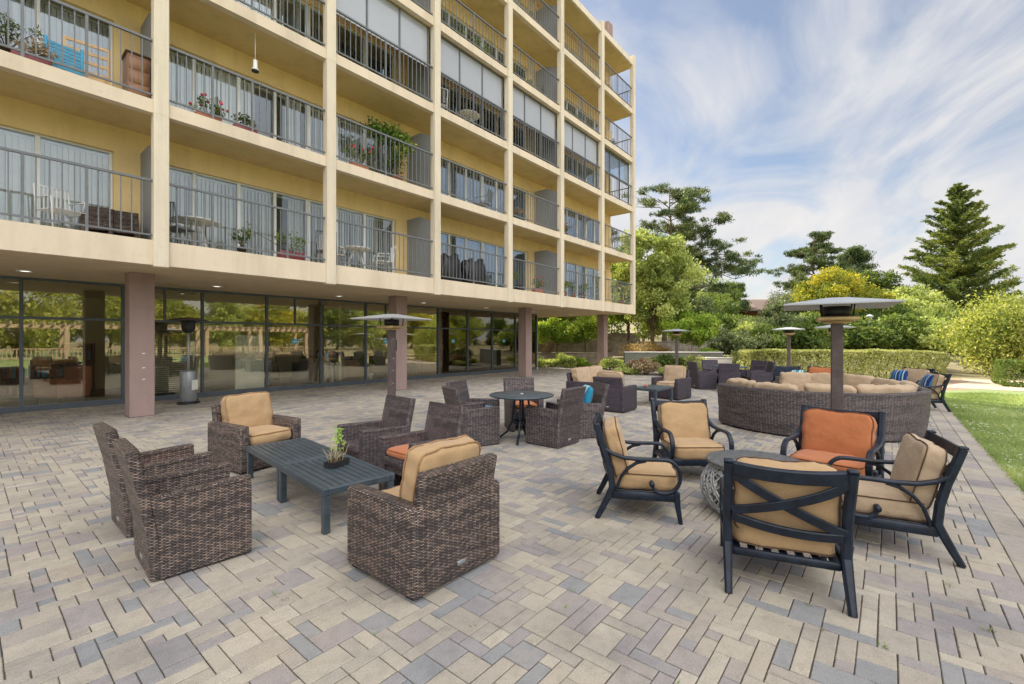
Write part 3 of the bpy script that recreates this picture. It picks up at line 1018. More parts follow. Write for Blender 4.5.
def lounge(label, loc, f, group, fab='tan', bfab=None):
    """cast lounge chair: splayed legs, scroll arms, X back, deep cushions"""
    bfab = bfab or fab
    f = Vector(f).normalized()
    loc = (loc[0] + .06 * f[0], loc[1] + .06 * f[1], 0)
    t = thing('lounge_chair', label, 'lounge chair', loc, face_rz(f), group)
    t.scale = (1, .87, 1)
    HW = .325
    back = lambda q: (-.30 - .155 * q, .27 + .55 * q)      # y,z along the back post, q 0..1
    for s in (-1, 1):
        x = s * HW
        def post(m, x=x):
            pts = [(x, -.46, 0), (x, -.40, .10), (x, -.345, .2), (x, -.305, .28), (x, -.32, .42), (x, -.365, .58), (x, -.42, .72), (x, -.462, .835)]
            m.sweep(pts, .054, .062, (1, 0, 0), ch=.22, ws=[.8, .9, 1, 1.05, 1, 1, 1, 1])
            m.rbox((x, -.462, .84), (.056, .064, .02), .008, 2)
        part('rear_post', f'lg_post{s}', post, M['iron'], t)
        part('front_leg', f'lg_leg{s}', lambda m, x=x: m.sweep([(x, .325, .27), (x, .335, .15), (x + s * .005, .365, 0)], .05, .055, (1, 0, 0), ch=.2, ws=[1.05, .95, .72]), M['iron'], t)
        def arm(m, x=x, s=s):
            xo = x + s * .004
            p = [(xo, -.385, .63), (xo, -.30, .585), (xo, -.18, .553), (xo, -.02, .545), (xo, .14, .55)]
            c = (.215, .405)
            p += arc(c, .145, R(88), R(-92), 14, xo)[0:]
            p += [(xo, .15, .262), (xo, .11, .285), (xo, .088, .325)]
            m.sweep(p, .052, .03, (1, 0, 0), ch=.3, smooth=False)
            m.tube([(xo - .027, .088, .335), (xo + .027, .088, .335)], .026, 10)
            # curved brace from the arm down to the rear of the seat rail
            m.sweep([(xo, .03, .535), (xo, -.06, .515), (xo, -.15, .46), (xo, -.215, .385), (xo, -.25, .30), (xo, -.258, .25)], .036, .028, (1, 0, 0), ch=.3)
        part('scroll_arm', f'lg_arm{s}', arm, M['iron'], t)
    def fr(m):
        m.rbox((0, .325, .235), (2 * HW, .035, .085), .008, 1)
        m.rbox((0, -.315, .225), (2 * HW - .05, .03, .05), .008, 1)
        for s in (-1, 1):
            m.rbox((s * HW, .01, .225), (.038, .64, .075), .008, 1)
        for q in range(7):
            m.box((-.27 + q * .09, .0, .235), (.045, .64, .012))
    part('seat_frame', 'lg_frame', fr, M['iron'], t)
    def bk(m):
        def P(x, q, bow=.0):
            y, z = back(q)
            return (x, y - .045 * (1 - (x / .3) ** 2), z)
        nrm = (0, .96, .27)
        X = .302
        top = [P(-X + 2 * X * i / 10, .955 - .03 * (1 - ((i - 5) / 5) ** 2)) for i in range(11)]
        m.sweep(top, .034, .088, nrm, ch=.2)
        bot = [P(-X + 2 * X * i / 10, .35 - .10 * (i / 10) - .035 * (1 - ((i - 5) / 5) ** 2)) for i in range(11)]
        m.sweep(bot, .026, .06, nrm, ch=.2)
        a = [P(-X + 2 * X * i / 12, .90 - .60 * (i / 12) ** .86) for i in range(13)]
        m.sweep(a, .020, .060, nrm, ch=.2, ws=[1.25] + [1] * 11 + [1.25])
        b = [P(X - 2 * X * i / 12, .905 - .47 * (i / 12) ** .66) for i in range(13)]
        m.sweep([(p[0], p[1] - .012, p[2]) for p in b], .020, .060, nrm, ch=.2)
    part('x_back', 'lg_back', bk, M['iron'], t)
    sz = (.585, .64, .165)
    c = part('seat_cushion', 'lg_sc' + fab, lambda m: m.cushion(sz, 8, .13, 16, TR(0, .03, .335), seed=3), M[fab], t)
    pm = M['pipe_o'] if fab == 'orange' else M['pipe']
    part('piping', 'lg_sp' + fab, lambda m: m.piping(sz, 8, .13, .0055, TR(0, .03, .335), qs=(-.8, .8), seed=3), pm, c)
    bz = (.575, .47, .17)
    Mb = TR(0, -.262, .59) @ rotx(R(-74))
    c = part('back_cushion', 'lg_bc' + bfab, lambda m: m.cushion(bz, 9, .25, 18, Mb, wr=.0045, seed=6, pinch=.05), M[bfab], t)
    part('piping', 'lg_bp' + bfab, lambda m: m.piping(bz, 9, .25, .0056, Mb, pinch=.05, qs=(-.8, .8), wr=.0045, seed=6), pm, c)
    return t

def slat_table(label, loc, rz, group, W=.66, Lg=1.09, H=.375):
    t = thing('slat_coffee_table', label, 'coffee table', loc, rz, group)
    def top(m):
        e = .045
        for s in (-1, 1):
            m.rbox((s * (W / 2 - e / 2), 0, H - .03), (e, Lg, .06), .006, 1, smooth=False)
            m.rbox((0, s * (Lg / 2 - e / 2), H - .031), (W - 2 * e - .001, e, .058), .006, 1, smooth=False)
        n = 9
        for i in range(n):
            x = -W / 2 + e + (W - 2 * e) * (i + .5) / n
            m.rbox((x, 0, H - .011), ((W - 2 * e) / n - .010, Lg - 2 * e, .018), .004, 1, smooth=False)
        m.box((0, 0, H - .028), (W - 2 * e - .002, .06, .014))
    part('tabletop', f'st_top{W}{Lg}{H}', top, M['slat'], t)
    for sx in (-1, 1):
        for sy in (-1, 1):
            part('leg', f'st_leg{H}', lambda m: m.rbox((0, 0, (H - .062) / 2), (.058, .058, H - .062), .006, 1, smooth=False), M['slat'], t, (sx * (W / 2 - .035), sy * (Lg / 2 - .035), 0))
    return t

def heater(label, loc, rz, group, H=2.09):
    t = thing('patio_heater', label, 'patio heater', loc, rz, group)
    def post(m):
        m.rbox((0, 0, (H - .28) / 2 + .01), (.115, .115, H - .28), .006, 1, smooth=False)
    p = part('post', f'ht_post{H}', post, M['post'], t)
    part('control_box', 'ht_box', lambda m: m.rbox((.075, -.01, 1.50), (.036, .085, .21), .012, 2), M['black'], p)
    part('screw', 'ht_scr', lambda m: [m.tube([(-.02, -.0575, z), (-.02, -.062, z)], .010, 8) for z in (1.25, 1.02, .78, 1.62)], M['steel'], p)
    part('base_plate', 'ht_base', lambda m: m.rbox((0, 0, .008), (.24, .24, .016), .004, 1), M['black'], t)
    part('burner_tray', 'ht_tray', lambda m: (m.rbox((0, 0, H - .245), (.40, .40, .05), .012, 2), m.lathe([(.10, H - .30), (.16, H - .275)], 16)), M['brass'], t)
    def cage(m):
        m.lathe([(.135, H - .22), (.14, H - .10)], 16)
        for a in range(4):
            q = PI / 4 + a * PI / 2
            m.tube([(.20 * math.cos(q), .20 * math.sin(q), H - .22), (.22 * math.cos(q), .22 * math.sin(q), H - .06)], .009, 6)
    part('burner', 'ht_burn', cage, M['black'], t)
    def hood(m):
        S2, r2 = .53, .12
        vs = []
        for hw, z in ((S2 - .01, H - .105), (S2, H - .10), (S2, H - .085), (r2, H - .005), (r2 - .02, H)):
            vs += [(-hw, -hw, z), (hw, -hw, z), (hw, hw, z), (-hw, hw, z)]
        vs += [(-S2 + .02, -S2 + .02, H - .105), (S2 - .02, -S2 + .02, H - .105), (S2 - .02, S2 - .02, H - .105), (-S2 + .02, S2 - .02, H - .105)]
        vs += [(-r2, -r2, H - .03), (r2, -r2, H - .03), (r2, r2, H - .03), (-r2, r2, H - .03)]
        fs = []
        for k in range(4):
            for j in range(4):
                fs.append((k * 4 + j, k * 4 + (j + 1) % 4, (k + 1) * 4 + (j + 1) % 4, (k + 1) * 4 + j))
        fs.append((16, 17, 18, 19))
        for j in range(4):
            fs.append((j, 20 + j, 20 + (j + 1) % 4, (j + 1) % 4))
            fs.append((20 + j, 24 + j, 24 + (j + 1) % 4, 20 + (j + 1) % 4))
        fs.append((24, 27, 26, 25))
        m.add(vs, fs)
    part('hood', 'ht_hood', hood, M['hood'], t)
    return t

def pillow(name, label, loc, rot, mat, s=(.42, .42, .15), group=None, cat='cushion'):
    mb = MB()
    mb.cushion(s, 4.5, .5, 14, None, .006, 5, .55)
    o = mb.obj(name, M[mat])
    o.location = loc
    o.rotation_euler = rot
    return tag(o, label, cat, group)

# ================================================================== furniture in place
G1 = 'woven armchairs with tan cushions'
G2 = 'high backed woven armchairs'
G3 = 'cast lounge chairs with scroll arms'
G4 = 'square post patio heaters'
wicker_chair('brown woven armchair nearest the camera at the slatted tables, back turned to us', (1.10, 4.00, 0), (1, -.05), G2, 'wick')
wicker_chair('brown woven armchair with orange seat pad, half hidden behind the nearest woven armchair', (1.14, 5.00, 0), (1, .0), G2, 'wick', 'orange')
club_chair('tan cushioned woven club chair at the far end of the slatted tables', (2.42, 6.32, 0), (.16, -1), G1)
club_chair('large brown woven club chair in the foreground with tan back cushion rising over its back', (2.13, 2.58, 0), (0, 1), G1)
slat_table('dark slatted coffee table carrying the little grass plant tray', (2.26, 4.07, 0), R(-5.5), 'pushed together slatted coffee tables')
slat_table('dark slatted coffee table nearer the tan club chair, pushed against its twin', (2.365, 5.155, 0), R(-5.5), 'pushed together slatted coffee tables')
wicker_chair('woven armchair with orange seat pad behind the foreground club chair, facing the slatted table', (3.10, 3.85, 0), (-1, .02), G2, 'wickg', 'orange')
wicker_chair('bare seated woven armchair beside the orange padded one, in front of a heater post', (3.16, 4.80, 0), (-1, .05), G2, 'wickg')

# plant in the black tray
t = thing('potted_grass_plant', 'small straw and green plant in a black tray on the slatted table', 'plant', (2.33, 4.15, .375), R(20))
part('tray', 'pg_tray', lambda m: (m.b2((-.10, -.05, .0), (.10, .05, .008)), m.b2((-.11, -.06, .0), (-.10, .06, .055)), m.b2((.10, -.06, .0), (.11, .06, .055)), m.b2((-.0995, -.06, .0), (.0995, -.05, .055)), m.b2((-.0995, .05, .0), (.0995, .06, .055)), m.b2((-.099, -.049, .01), (.099, .049, .04))), M['black'], t)
def stems(m):
    r_ = random.Random(3)
    for i in range(26):
        a = r_.uniform(0, 2 * PI); x, y = r_.uniform(-.08, .08), r_.uniform(-.035, .035)
        h = r_.uniform(.08, .24); l = r_.uniform(.01, .09)
        m.tube([(x, y, .03), (x + l * .4 * math.cos(a), y + l * .4 * math.sin(a), .03 + h * .6), (x + l * math.cos(a), y + l * math.sin(a), .03 + h * r_.uniform(.7, 1))], [.003, .0025, .0015], 4)
part('dry_stem', 'pg_stem', stems, plain('straw stems', (.55, .42, .22), .8, .2, 30), t)
def glv(m):
    r_ = random.Random(4)
    for cx, cz, n in ((.0, .24, 30), (.03, .33, 34), (-.02, .19, 20), (.08, .19, 14)):
        for i in range(n):
            p = Vector((cx + r_.gauss(0, .022), r_.gauss(0, .02), cz + r_.gauss(0, .035)))
            d = Vector((r_.gauss(0, 1), r_.gauss(0, 1), r_.gauss(.6, .7))).normalized() * .032
            s_ = d.orthogonal().normalized() * .010
            m.add([p - d * .5, p + s_, p + d * .6, p - s_], [(0, 1, 2, 3)])
    m.tube([(.0, .0, .03), (.01, 0, .2), (.03, 0, .34)], [.006, .004, .002], 5)
part('green_leaves', 'pg_leaf', glv, plain('lime leaf', (.26, .42, .06), .5, .3, 40), t)

# round dining set
t = thing('round_patio_table', 'round dark metal patio table ringed by five woven armchairs', 'table', (5.72, 4.54, 0))
def rt(m):
    m.lathe([(.02, .708), (.495, .70), (.515, .708), (.52, .722), (.51, .732), (.03, .736), (.02, .73)], 48)
part('tabletop', 'rt_top', rt, M['slat'], t)
part('umbrella_cap', 'rt_cap', lambda m: m.lathe([(.035, .736), (.033, .744), (.01, .746)], 16), M['steel'], t)
for a in range(4):
    q = a * PI / 2 + .5
    part('leg', f'rt_leg{a}', lambda m: m.sweep([(.10 * math.cos(q), .10 * math.sin(q), .705), (.13 * math.cos(q), .13 * math.sin(q), .5), (.15 * math.cos(q), .15 * math.sin(q), .30), (.24 * math.cos(q), .24 * math.sin(q), .12), (.40 * math.cos(q), .40 * math.sin(q), .0)], .035, .03, (-math.sin(q), math.cos(q), 0)), M['iron'], t)
part('stretcher_ring', 'rt_ring', lambda m: m.tube([(.16 * math.cos(i * PI / 12), .16 * math.sin(i * PI / 12), .30) for i in range(24)], .012, 6, closed=True), M['iron'], t)
wicker_chair('woven armchair with blue seat pad left of the round table, shown side on', (5.08, 4.98, 0), (.93, -.37), G2, 'wickg', 'bluef')
wicker_chair('woven armchair on the far left of the round table, behind the blue padded one', (5.58, 5.42, 0), (.25, -.97), G2, 'wickg', 'bluef')
wicker_chair('woven armchair with orange seat pad behind the round table', (6.50, 5.12, 0), (-.62, -.78), G2, 'wickg', 'orange')
wicker_chair('woven armchair with its back to the camera in front of the round table', (5.86, 4.03, 0), (.02, 1), G2, 'wickg')
wicker_chair('woven armchair right of the round table holding a teal striped pillow', (6.62, 4.02, 0), (-.72, .6), G2, 'wickg')
pillow('striped_pillow', 'teal and white striped pillow leaning in a woven armchair at the round table', (6.73, 3.97, .615), (R(76), 0, face_rz((-.72, .6)) + PI), 'stripe', (.44, .44, .14))

# lounge chairs round the drum table
lounge('lounge chair with tan cushions shown side on, left of the woven drum table', (4.09, 1.88, 0), (.47, -.88), G3)
lounge('lounge chair with tan cushions facing us behind the woven drum table', (5.53, 1.84, 0), (-.76, -.64), G3)
lounge('lounge chair with rust orange cushions in front of the curved sofa', (5.70, .44, 0), (-.97, .12), G3, 'orange').scale = (1.06, .92, 1.02)
lounge('lounge chair with its X shaped back turned to the camera', (3.51, .57, 0), (.95, .29), G3, 'tan')
lounge('tan lounge chair seen from the side at the lawn end of the drum table', (4.74, .0, 0), (-.2, .97), G3, 'tan2')
t = thing('drum_table', 'round drum table of woven grey ribbons with a dark woven top', 'side table', (4.68, .95, 0))
def dr(m):
    r_ = random.Random(8)
    for i in range(42):
        a0 = 2 * PI * i / 42
        for sg in (-1, 1):
            tw = sg * r_.uniform(.55, 1.25); ph = r_.uniform(-.05, .05)
            pts = []
            for q in range(11):
                u = q / 10
                z = .02 + .43 * u
                rr = .335 + .135 * math.sin(PI * min(1, u * .92 + .06)) ** .8
                an = a0 + ph + tw * (u - .5)
                pts.append((rr * math.cos(an), rr * math.sin(an), z))
            m.tube(pts, .0078, 6)
    for z, rr in ((.02, .36), (.45, .40)):
        m.tube([(rr * math.cos(i * PI / 20), rr * math.sin(i * PI / 20), z) for i in range(40)], .012, 6, closed=True)
part('ribbon_body', 'dt_body', dr, M['rope'], t)
part('tabletop', 'dt_top', lambda m: m.lathe([(.02, .452), (.405, .452), (.425, .462), (.425, .478), (.41, .488), (.02, .49)], 48), M['drumtop'], t)
part('inner_core', 'dt_core', lambda m: m.lathe([(.26, .004), (.30, .45)], 24), M['black'], t)

# curved sectional sofas
CX, CY = 10.35, 1.2
def curved_sofa(label, a0, a1, seed):
    t = thing('curved_sofa', label, 'sofa', (CX, CY, 0), 0, 'curved woven sofas')
    t.scale = (1.035, 1.035, 1)
    n = 40
    an = [R(a0 + (a1 - a0) * i / n) for i in range(n + 1)]
    def ringwall(m, ri0, ri1, ro0, ro1, z0, z1):
        vs, fs, uv = [], [], []
        prof = lambda: [(ri0, z0), (ro0, z0), ((ro0 + ro1) / 2 + .01, (z0 + z1) / 2), (ro1, z1 - .02), (ro1 - .02, z1), (ri1 + .02, z1), (ri1, z1 - .02)]
        P = prof(); k = len(P)
        acc = [0]
        for i in range(k): 
            q = P[(i + 1) % k]; acc.append(acc[-1] + math.hypot(q[0] - P[i][0], q[1] - P[i][1]))
        for a in an:
            vs += [(r * math.cos(a), r * math.sin(a), z) for r, z in P]
        for i in range(n):
            for j in range(k):
                f = (i * k + j, (i + 1) * k + j, (i + 1) * k + (j + 1) % k, i * k + (j + 1) % k)
                fs.append(f)
                u0, u1 = 1.65 * an[i], 1.65 * an[i + 1]
                uv.append([(u0, acc[j]), (u1, acc[j]), (u1, acc[j + 1]), (u0, acc[j + 1])])
        fs.append(tuple(range(k))); uv.append([(p[0], p[1]) for p in P])
        fs.append(tuple(n * k + j for j in range(k))[::-1]); uv.append([(p[0], p[1]) for p in P][::-1])
        m.add(vs, fs, False, 0, uv)
    m_ = MB(); ringwall(m_, 1.50, 1.57, 1.63, 1.69, .03, .77); m_.obj('backrest', M['wickg'], t)
    m_ = MB(); ringwall(m_, .82, .82, 1.52, 1.52, .03, .30); m_.obj('base', M['wickg'], t)
    m_ = MB()
    for q in (0, n):
        a = an[q]; d = -1 if q == 0 else 1
        c = Vector((math.cos(a), math.sin(a), 0)); tq = Vector((-math.sin(a), math.cos(a), 0)) * (1 if a1 > a0 else -1)
        Mr = Matrix.Rotation(a, 4, 'Z')
        p = c * 1.22 + tq * d * .055
        m_.rbox((p.x, p.y, .30), (.80, .10, .54), .015, 2, M=Mr)
    m_.obj('arm', M['wickg'], t)
    ns = 4
    for q in range(ns):
        b0, b1 = R(a0) + (R(a1) - R(a0)) * q / ns, R(a0) + (R(a1) - R(a0)) * (q + 1) / ns
        am = (b0 + b1) / 2
        rs = random.Random(seed + q)
        m_ = MB()
        m_.cushion((1.16 * (b1 - b0) * 1.0, .66, .15), 7, .2, 12, Matrix.Rotation(am - PI / 2, 4, 'Z') @ TR(0, 1.17, .375), seed=q + seed)
        # taper the wedge toward the middle of the ring
        m_.v = [(lambda v: v)(v) for v in m_.v]
        m_.obj('seat_cushion', M['tan2'], t)
    nb = 5
    for q in range(nb):
        am = R(a0) + (R(a1) - R(a0)) * (q + .5) / nb
        rs = random.Random(seed * 3 + q)
        m_ = MB()
        m_.cushion((1.40 * (R(a1) - R(a0)) / nb * 1.02, .43, .18), 7.5, .22, 14, Matrix.Rotation(am - PI / 2 + R(rs.uniform(-3, 3)), 4, 'Z') @ TR(0, 1.385, .655 + rs.uniform(-.015, .02)) @ rotx(R(76)), wr=.01, seed=q + seed, pinch=.12)
        m_.obj('back_cushion', M['tan2'], t)
    m_ = MB()
    for q in range(6):
        a = R(a0 + (a1 - a0) * (q + .5) / 6)
        m_.tube([(1.55 * math.cos(a), 1.55 * math.sin(a), 0), (1.55 * math.cos(a), 1.55 * math.sin(a), .04)], .03, 8)
    m_.obj('foot', M['black'], t)
    m_ = MB()
    for a in (R(190), R(240)):
        if R(min(a0, a1)) < a < R(max(a0, a1)):
            m_.rbox((1.667 * math.cos(a), 1.667 * math.sin(a), .10), (.01, .09, .034), .003, 1, M=Matrix.Rotation(a, 4, 'Z'))
    if m_.v: m_.obj('maker_plate', M['steel'], t)
    return t
curved_sofa('curved woven sofa whose long brown back faces the camera', 130, 264, 1)
curved_sofa('far curved woven sofa with its beige cushions facing us, completing the ring', 268, 388, 7)
t = thing('fire_table', 'low round table in the middle of the ring of curved sofas', 'table', (CX + .1, CY + .1, 0))
part('tabletop', 'ft_top', lambda m: m.lathe([(.02, .36), (.43, .36), (.45, .37), (.45, .395), (.02, .40)], 32), M['slat'], t)
part('pedestal', 'ft_ped', lambda m: m.lathe([(.34, .005), (.34, .03), (.26, .06), (.30, .36)], 24), M['wickg'], t)

# far club group
club_chair('woven club chair showing its back beside the far low table', (9.52, 4.85, 0), (1, .05), G1, 'wickd', 'tan2')
club_chair('woven club chair facing us at the far end of the far low table', (12.45, 4.62, 0), (-.97, .12), G1, 'wickd', 'tan2')
club_chair('woven two seat sofa with beige cushions near the planting bed', (10.6, 5.95, 0), (.05, -1), None, 'wickd', 'tan2', 1.75, 'sofa', 2, 'wicker_sofa')
slat_table('dark slatted low table among the far club chairs', (11.0, 4.55, 0), R(88), None, .63, 1.0, .43)
t = thing('red_candle', 'tiny red candle holder on the far slatted table', 'candle', (10.75, 4.62, .43))
part('holder', 'cd_h', lambda m: m.lathe([(.03, 0), (.04, .03), (.035, .075), (.03, .075)], 12), M['terra'], t)
part('wick', 'cd_w', lambda m: m.tube([(0, 0, .07), (.004, 0, .095)], .003, 4), M['black'], t)
# far dining set
t = thing('round_patio_table', 'far round table among violet brown chairs in front of the hedge', 'table', (16.2, 4.05, 0))
part('tabletop', 'rt_top', rt, M['slat'], t)
part('pedestal', 'rt2_leg', lambda m: m.lathe([(.28, .0), (.28, .02), (.05, .06), (.045, .70), (.1, .705)], 20), M['iron'], t)
G5 = 'violet brown woven chairs at the far table'
wicker_chair('violet brown woven chair left of the far table, facing right', (15.55, 4.72, 0), (.72, -.68), G5, 'wickd')
wicker_chair('violet brown woven chair with its back squarely to us at the far table', (15.25, 3.83, 0), (.96, .2), G5, 'wickd')
wicker_chair('violet brown woven chair right of the far table, facing left', (16.55, 3.28, 0), (-.45, .89), G5, 'wickd')
wicker_chair('violet brown woven chair behind the far table on its right', (17.35, 3.62, 0), (-.9, .35), G5, 'wickd')
wicker_chair('violet brown woven chair behind the far table next to the hedge end', (16.95, 4.75, 0), (-.75, -.65), G5, 'wickd')
# far lounge group past the ring of sofas
lounge('beige lounge chair with blue striped pillow standing at the lawn edge', (14.2, -.62, 0), (-.3, .95), G3, 'tan2')
lounge('beige lounge chair with plain blue pillow before the hedge', (16.2, -.45, 0), (-.85, .5), G3, 'tan2')
lounge('small far lounge chair with orange cushions behind the ring of sofas', (15.25, 1.5, 0), (-1, .1), G3, 'orange')
lounge('far lounge chair with navy back cushion beside the orange far one', (15.1, 2.28, 0), (-.95, -.1), G3, 'tan2', 'navy')
pillow('striped_pillow', 'dark blue striped pillow on the lounge chair at the lawn edge', (14.28, -.68, .61), (R(72), 0, face_rz((-.3, .95)) + PI), 'stripeb', (.42, .40, .15))
pillow('blue_pillow', 'plain blue pillow on the beige lounge chair before the hedge', (16.12, -.2, .60), (R(74), 0, face_rz((-.85, .5)) + PI), 'stripeb', (.40, .38, .15))
pillow('striped_pillow', 'small teal striped pillow between the navy and orange far lounge chairs', (14.92, 1.98, .58), (R(74), 0, face_rz((-1, .1)) + PI), 'stripe', (.36, .36, .13))
# heaters
heater('square hooded heater on a dark post between the curved sofa and orange chair, largest hood', (6.52, .47, 0), R(8), G4)
heater('square hooded heater in front of the second mauve column', (5.21, 7.29, 0), R(12), G4)
heater('small far square hooded heater left of the olive garden wall, under lime leaves', (20.3, 7.29, 0), R(10), G4, 2.22)
heater('small far square hooded heater in front of the hedge', (20.2, 2.96, 0), R(6), G4, 2.18)
heater('square hooded heater partly hidden behind the largest heater', (17.9, 1.36, 0), R(5), G4, 2.26)
# free-standing gas heater
t = thing('gas_patio_heater', 'round topped gas heater standing by the first mauve column', 'patio heater', (3.63, 13.60, 0), R(30))
part('tank_housing', 'gh_tank', lambda m: m.lathe([(.17, .06), (.18, .075), (.18, .80), (.165, .83), (.05, .84)], 28), M['slat2'], t)
part('label_panel', 'gh_lab', lambda m: m.b2((-.09, -.186, .35), (.09, -.181, .6)), M['whitep'], t)
part('base_ring', 'gh_base', lambda m: (m.lathe([(.24, .0), (.25, .02), (.24, .05), (.19, .06)], 28), m.tube([(.24, .1, .05), (.36, .12, .05)], .05, 10)), M['black'], t)
part('pole', 'gh_pole', lambda m: m.tube([(0, 0, .83), (0, 0, 1.82)], .033, 12), M['hood'], t)
part('burner_head', 'gh_head', lambda m: m.lathe([(.06, 1.78), (.13, 1.84), (.15, 1.92), (.15, 2.02), (.17, 2.04), (.17, 2.08), (.05, 2.10)], 20), M['black'], t)
part('reflector_hood', 'gh_hood', lambda m: m.lathe([(.44, 2.09), (.44, 2.10), (.28, 2.145), (.10, 2.165), (.02, 2.17), (.02, 2.16), (.27, 2.135)], 32), M['post'], t)
part('side_handle', 'gh_handle', lambda m: m.tube([(.2, .05, .84), (.22, .06, 1.1), (.23, .06, 1.5), (.16, .04, 1.58)], .008, 6), M['steel'], t)
# ================================================================== vegetation
def leaf_mesh(name, C_, size, tint, mat, rs, up=0.25, aspect=0.5, align=None):
    n = len(C_)
    d = rs.normal(size=(n, 3))
    if align is not None: d = d * 0.55 + align
    d[:, 2] += rs.normal(size=n) * 0.1
    d /= np.linalg.norm(d, axis=1)[:, None] + 1e-9
    q = rs.normal(size=(n, 3)); q[:, 2] *= (1 - up)
    s = np.cross(d, q); s /= np.linalg.norm(s, axis=1)[:, None] + 1e-9
    L_ = (size * rs.uniform(.45, 1.65, n))[:, None]
    v = np.empty((n, 4, 3))
    v[:, 0] = C_ - d * L_ * .5
    v[:, 1] = C_ + s * L_ * aspect * .5
    v[:, 2] = C_ + d * L_ * .5
    v[:, 3] = C_ - s * L_ * aspect * .5
    me = bpy.data.meshes.new(name)
    me.vertices.add(n * 4); me.vertices.foreach_set('co', v.astype(np.float32).ravel())
    me.loops.add(n * 4); me.loops.foreach_set('vertex_index', np.arange(n * 4, dtype=np.int32))
    me.polygons.add(n); me.polygons.foreach_set('loop_start', np.arange(0, n * 4, 4, dtype=np.int32))
    at = me.attributes.new('tint', 'FLOAT', 'FACE')
    at.data.foreach_set('value', np.clip(tint, 0, 1).astype(np.float32))
    me.materials.append(mat)
    me.update(calc_edges=True)
    return me

def clump_points(cl, rad, counts, rs, flat=0.75, shell=0.3):
    """leaves over the outside of lumpy clumps"""
    P, T = [], []
    for c, r, n in zip(cl, rad, counts):
        n = max(4, int(n))
        d = rs.normal(size=(n, 3)); d /= np.linalg.norm(d, axis=1)[:, None]
        k = r * (shell + (1 - shell) * rs.random(n) ** .7) * rs.uniform(.75, 1.3, n)
        p = d * k[:, None]; p[:, 2] *= flat
        P.append(np.array(c)[None] + p)
        T.append(np.clip(rs.normal(.5, .2) + rs.normal(0, .24, n), 0, 1))
    return np.concatenate(P), np.concatenate(T)

def branch_pts(a, b, sag, n=5, wob=0.0, rs=None):
    a, b = np.array(a, float), np.array(b, float)
    out = []
    for i in range(n + 1):
        t = i / n
        p = a + (b - a) * t
        p[2] += sag * math.sin(PI * t)
        if rs is not None and 0 < i < n: p = p + rs.normal(size=3) * wob
        out.append(tuple(p))
    return out

def broad_tree(name, label, cat, loc, h, base, rx, mat, bark, nleaf, leaf, seed, group=None, nclus=40, rcl=.26, tr=.14, lean=(0, 0), ry=None, stems=1, top=1.0):
    rs = np.random.default_rng(seed)
    z0 = hill(loc[0], loc[1]) - .06 if len(loc) < 3 else loc[2]
    t = thing(name, label, cat, (loc[0], loc[1], z0), 0, group)
    ry = ry or rx
    cz, rz_ = (h + base) / 2, (h - base) / 2
    cl, rad = [], []
    while len(cl) < nclus:
        d = rs.normal(size=3); d /= np.linalg.norm(d)
        k = rs.random() ** .45
        p = d * k * np.array([rx, ry, rz_]) * .86
        if p[2] < -.55 * rz_ and rs.random() < .6: continue
        w_ = 1.0 - .25 * max(0, p[2] / rz_)
        cl.append((p[0] * w_ + lean[0] * .9, p[1] * w_ + lean[1] * .9, cz + p[2]))
        rad.append(rcl * rx * rs.uniform(.65, 1.25))
    cnt = np.array(rad) ** 2; cnt = cnt / cnt.sum() * nleaf
    P, T = clump_points(cl, rad, cnt, rs)
    link('crown', leaf_mesh('crown', P, leaf, T, mat, rs), t)
    m = MB()
    for s in range(stems):
        off = rs.normal(size=2) * (.25 if stems > 1 else 0)
        fork = (lean[0] * .5 + off[0] * .6, lean[1] * .5 + off[1] * .6, base * .8 + .15 * (h - base))
        m.tube(branch_pts((off[0], off[1], -.15), fork, 0, 4, tr * .35, rs), [tr * 1.35, tr * 1.05, tr * .95, tr * .85, tr * .75], 8)
        m.tube(branch_pts(fork, (lean[0] * .8, lean[1] * .8, base + .7 * (h - base)), 0, 5, tr * .6, rs), [tr * .75, tr * .6, tr * .48, tr * .36, tr * .24, tr * .1], 7)
        for c in cl[s::stems][:16]:
            st = np.array(fork) * .6 + np.array((lean[0] * .6, lean[1] * .6, base + .45 * (h - base))) * .4 * rs.uniform(.6, 1.2)
            st = (fork[0], fork[1], fork[2] + rs.uniform(0, .35) * (h - base))
            m.tube(branch_pts(st, c, -.05 * h * rs.uniform(-.5, 1), 4, .05 * rx, rs), [tr * .42, tr * .33, tr * .25, tr * .16, tr * .07], 5)
    m.obj('trunk', bark, t)
    return t

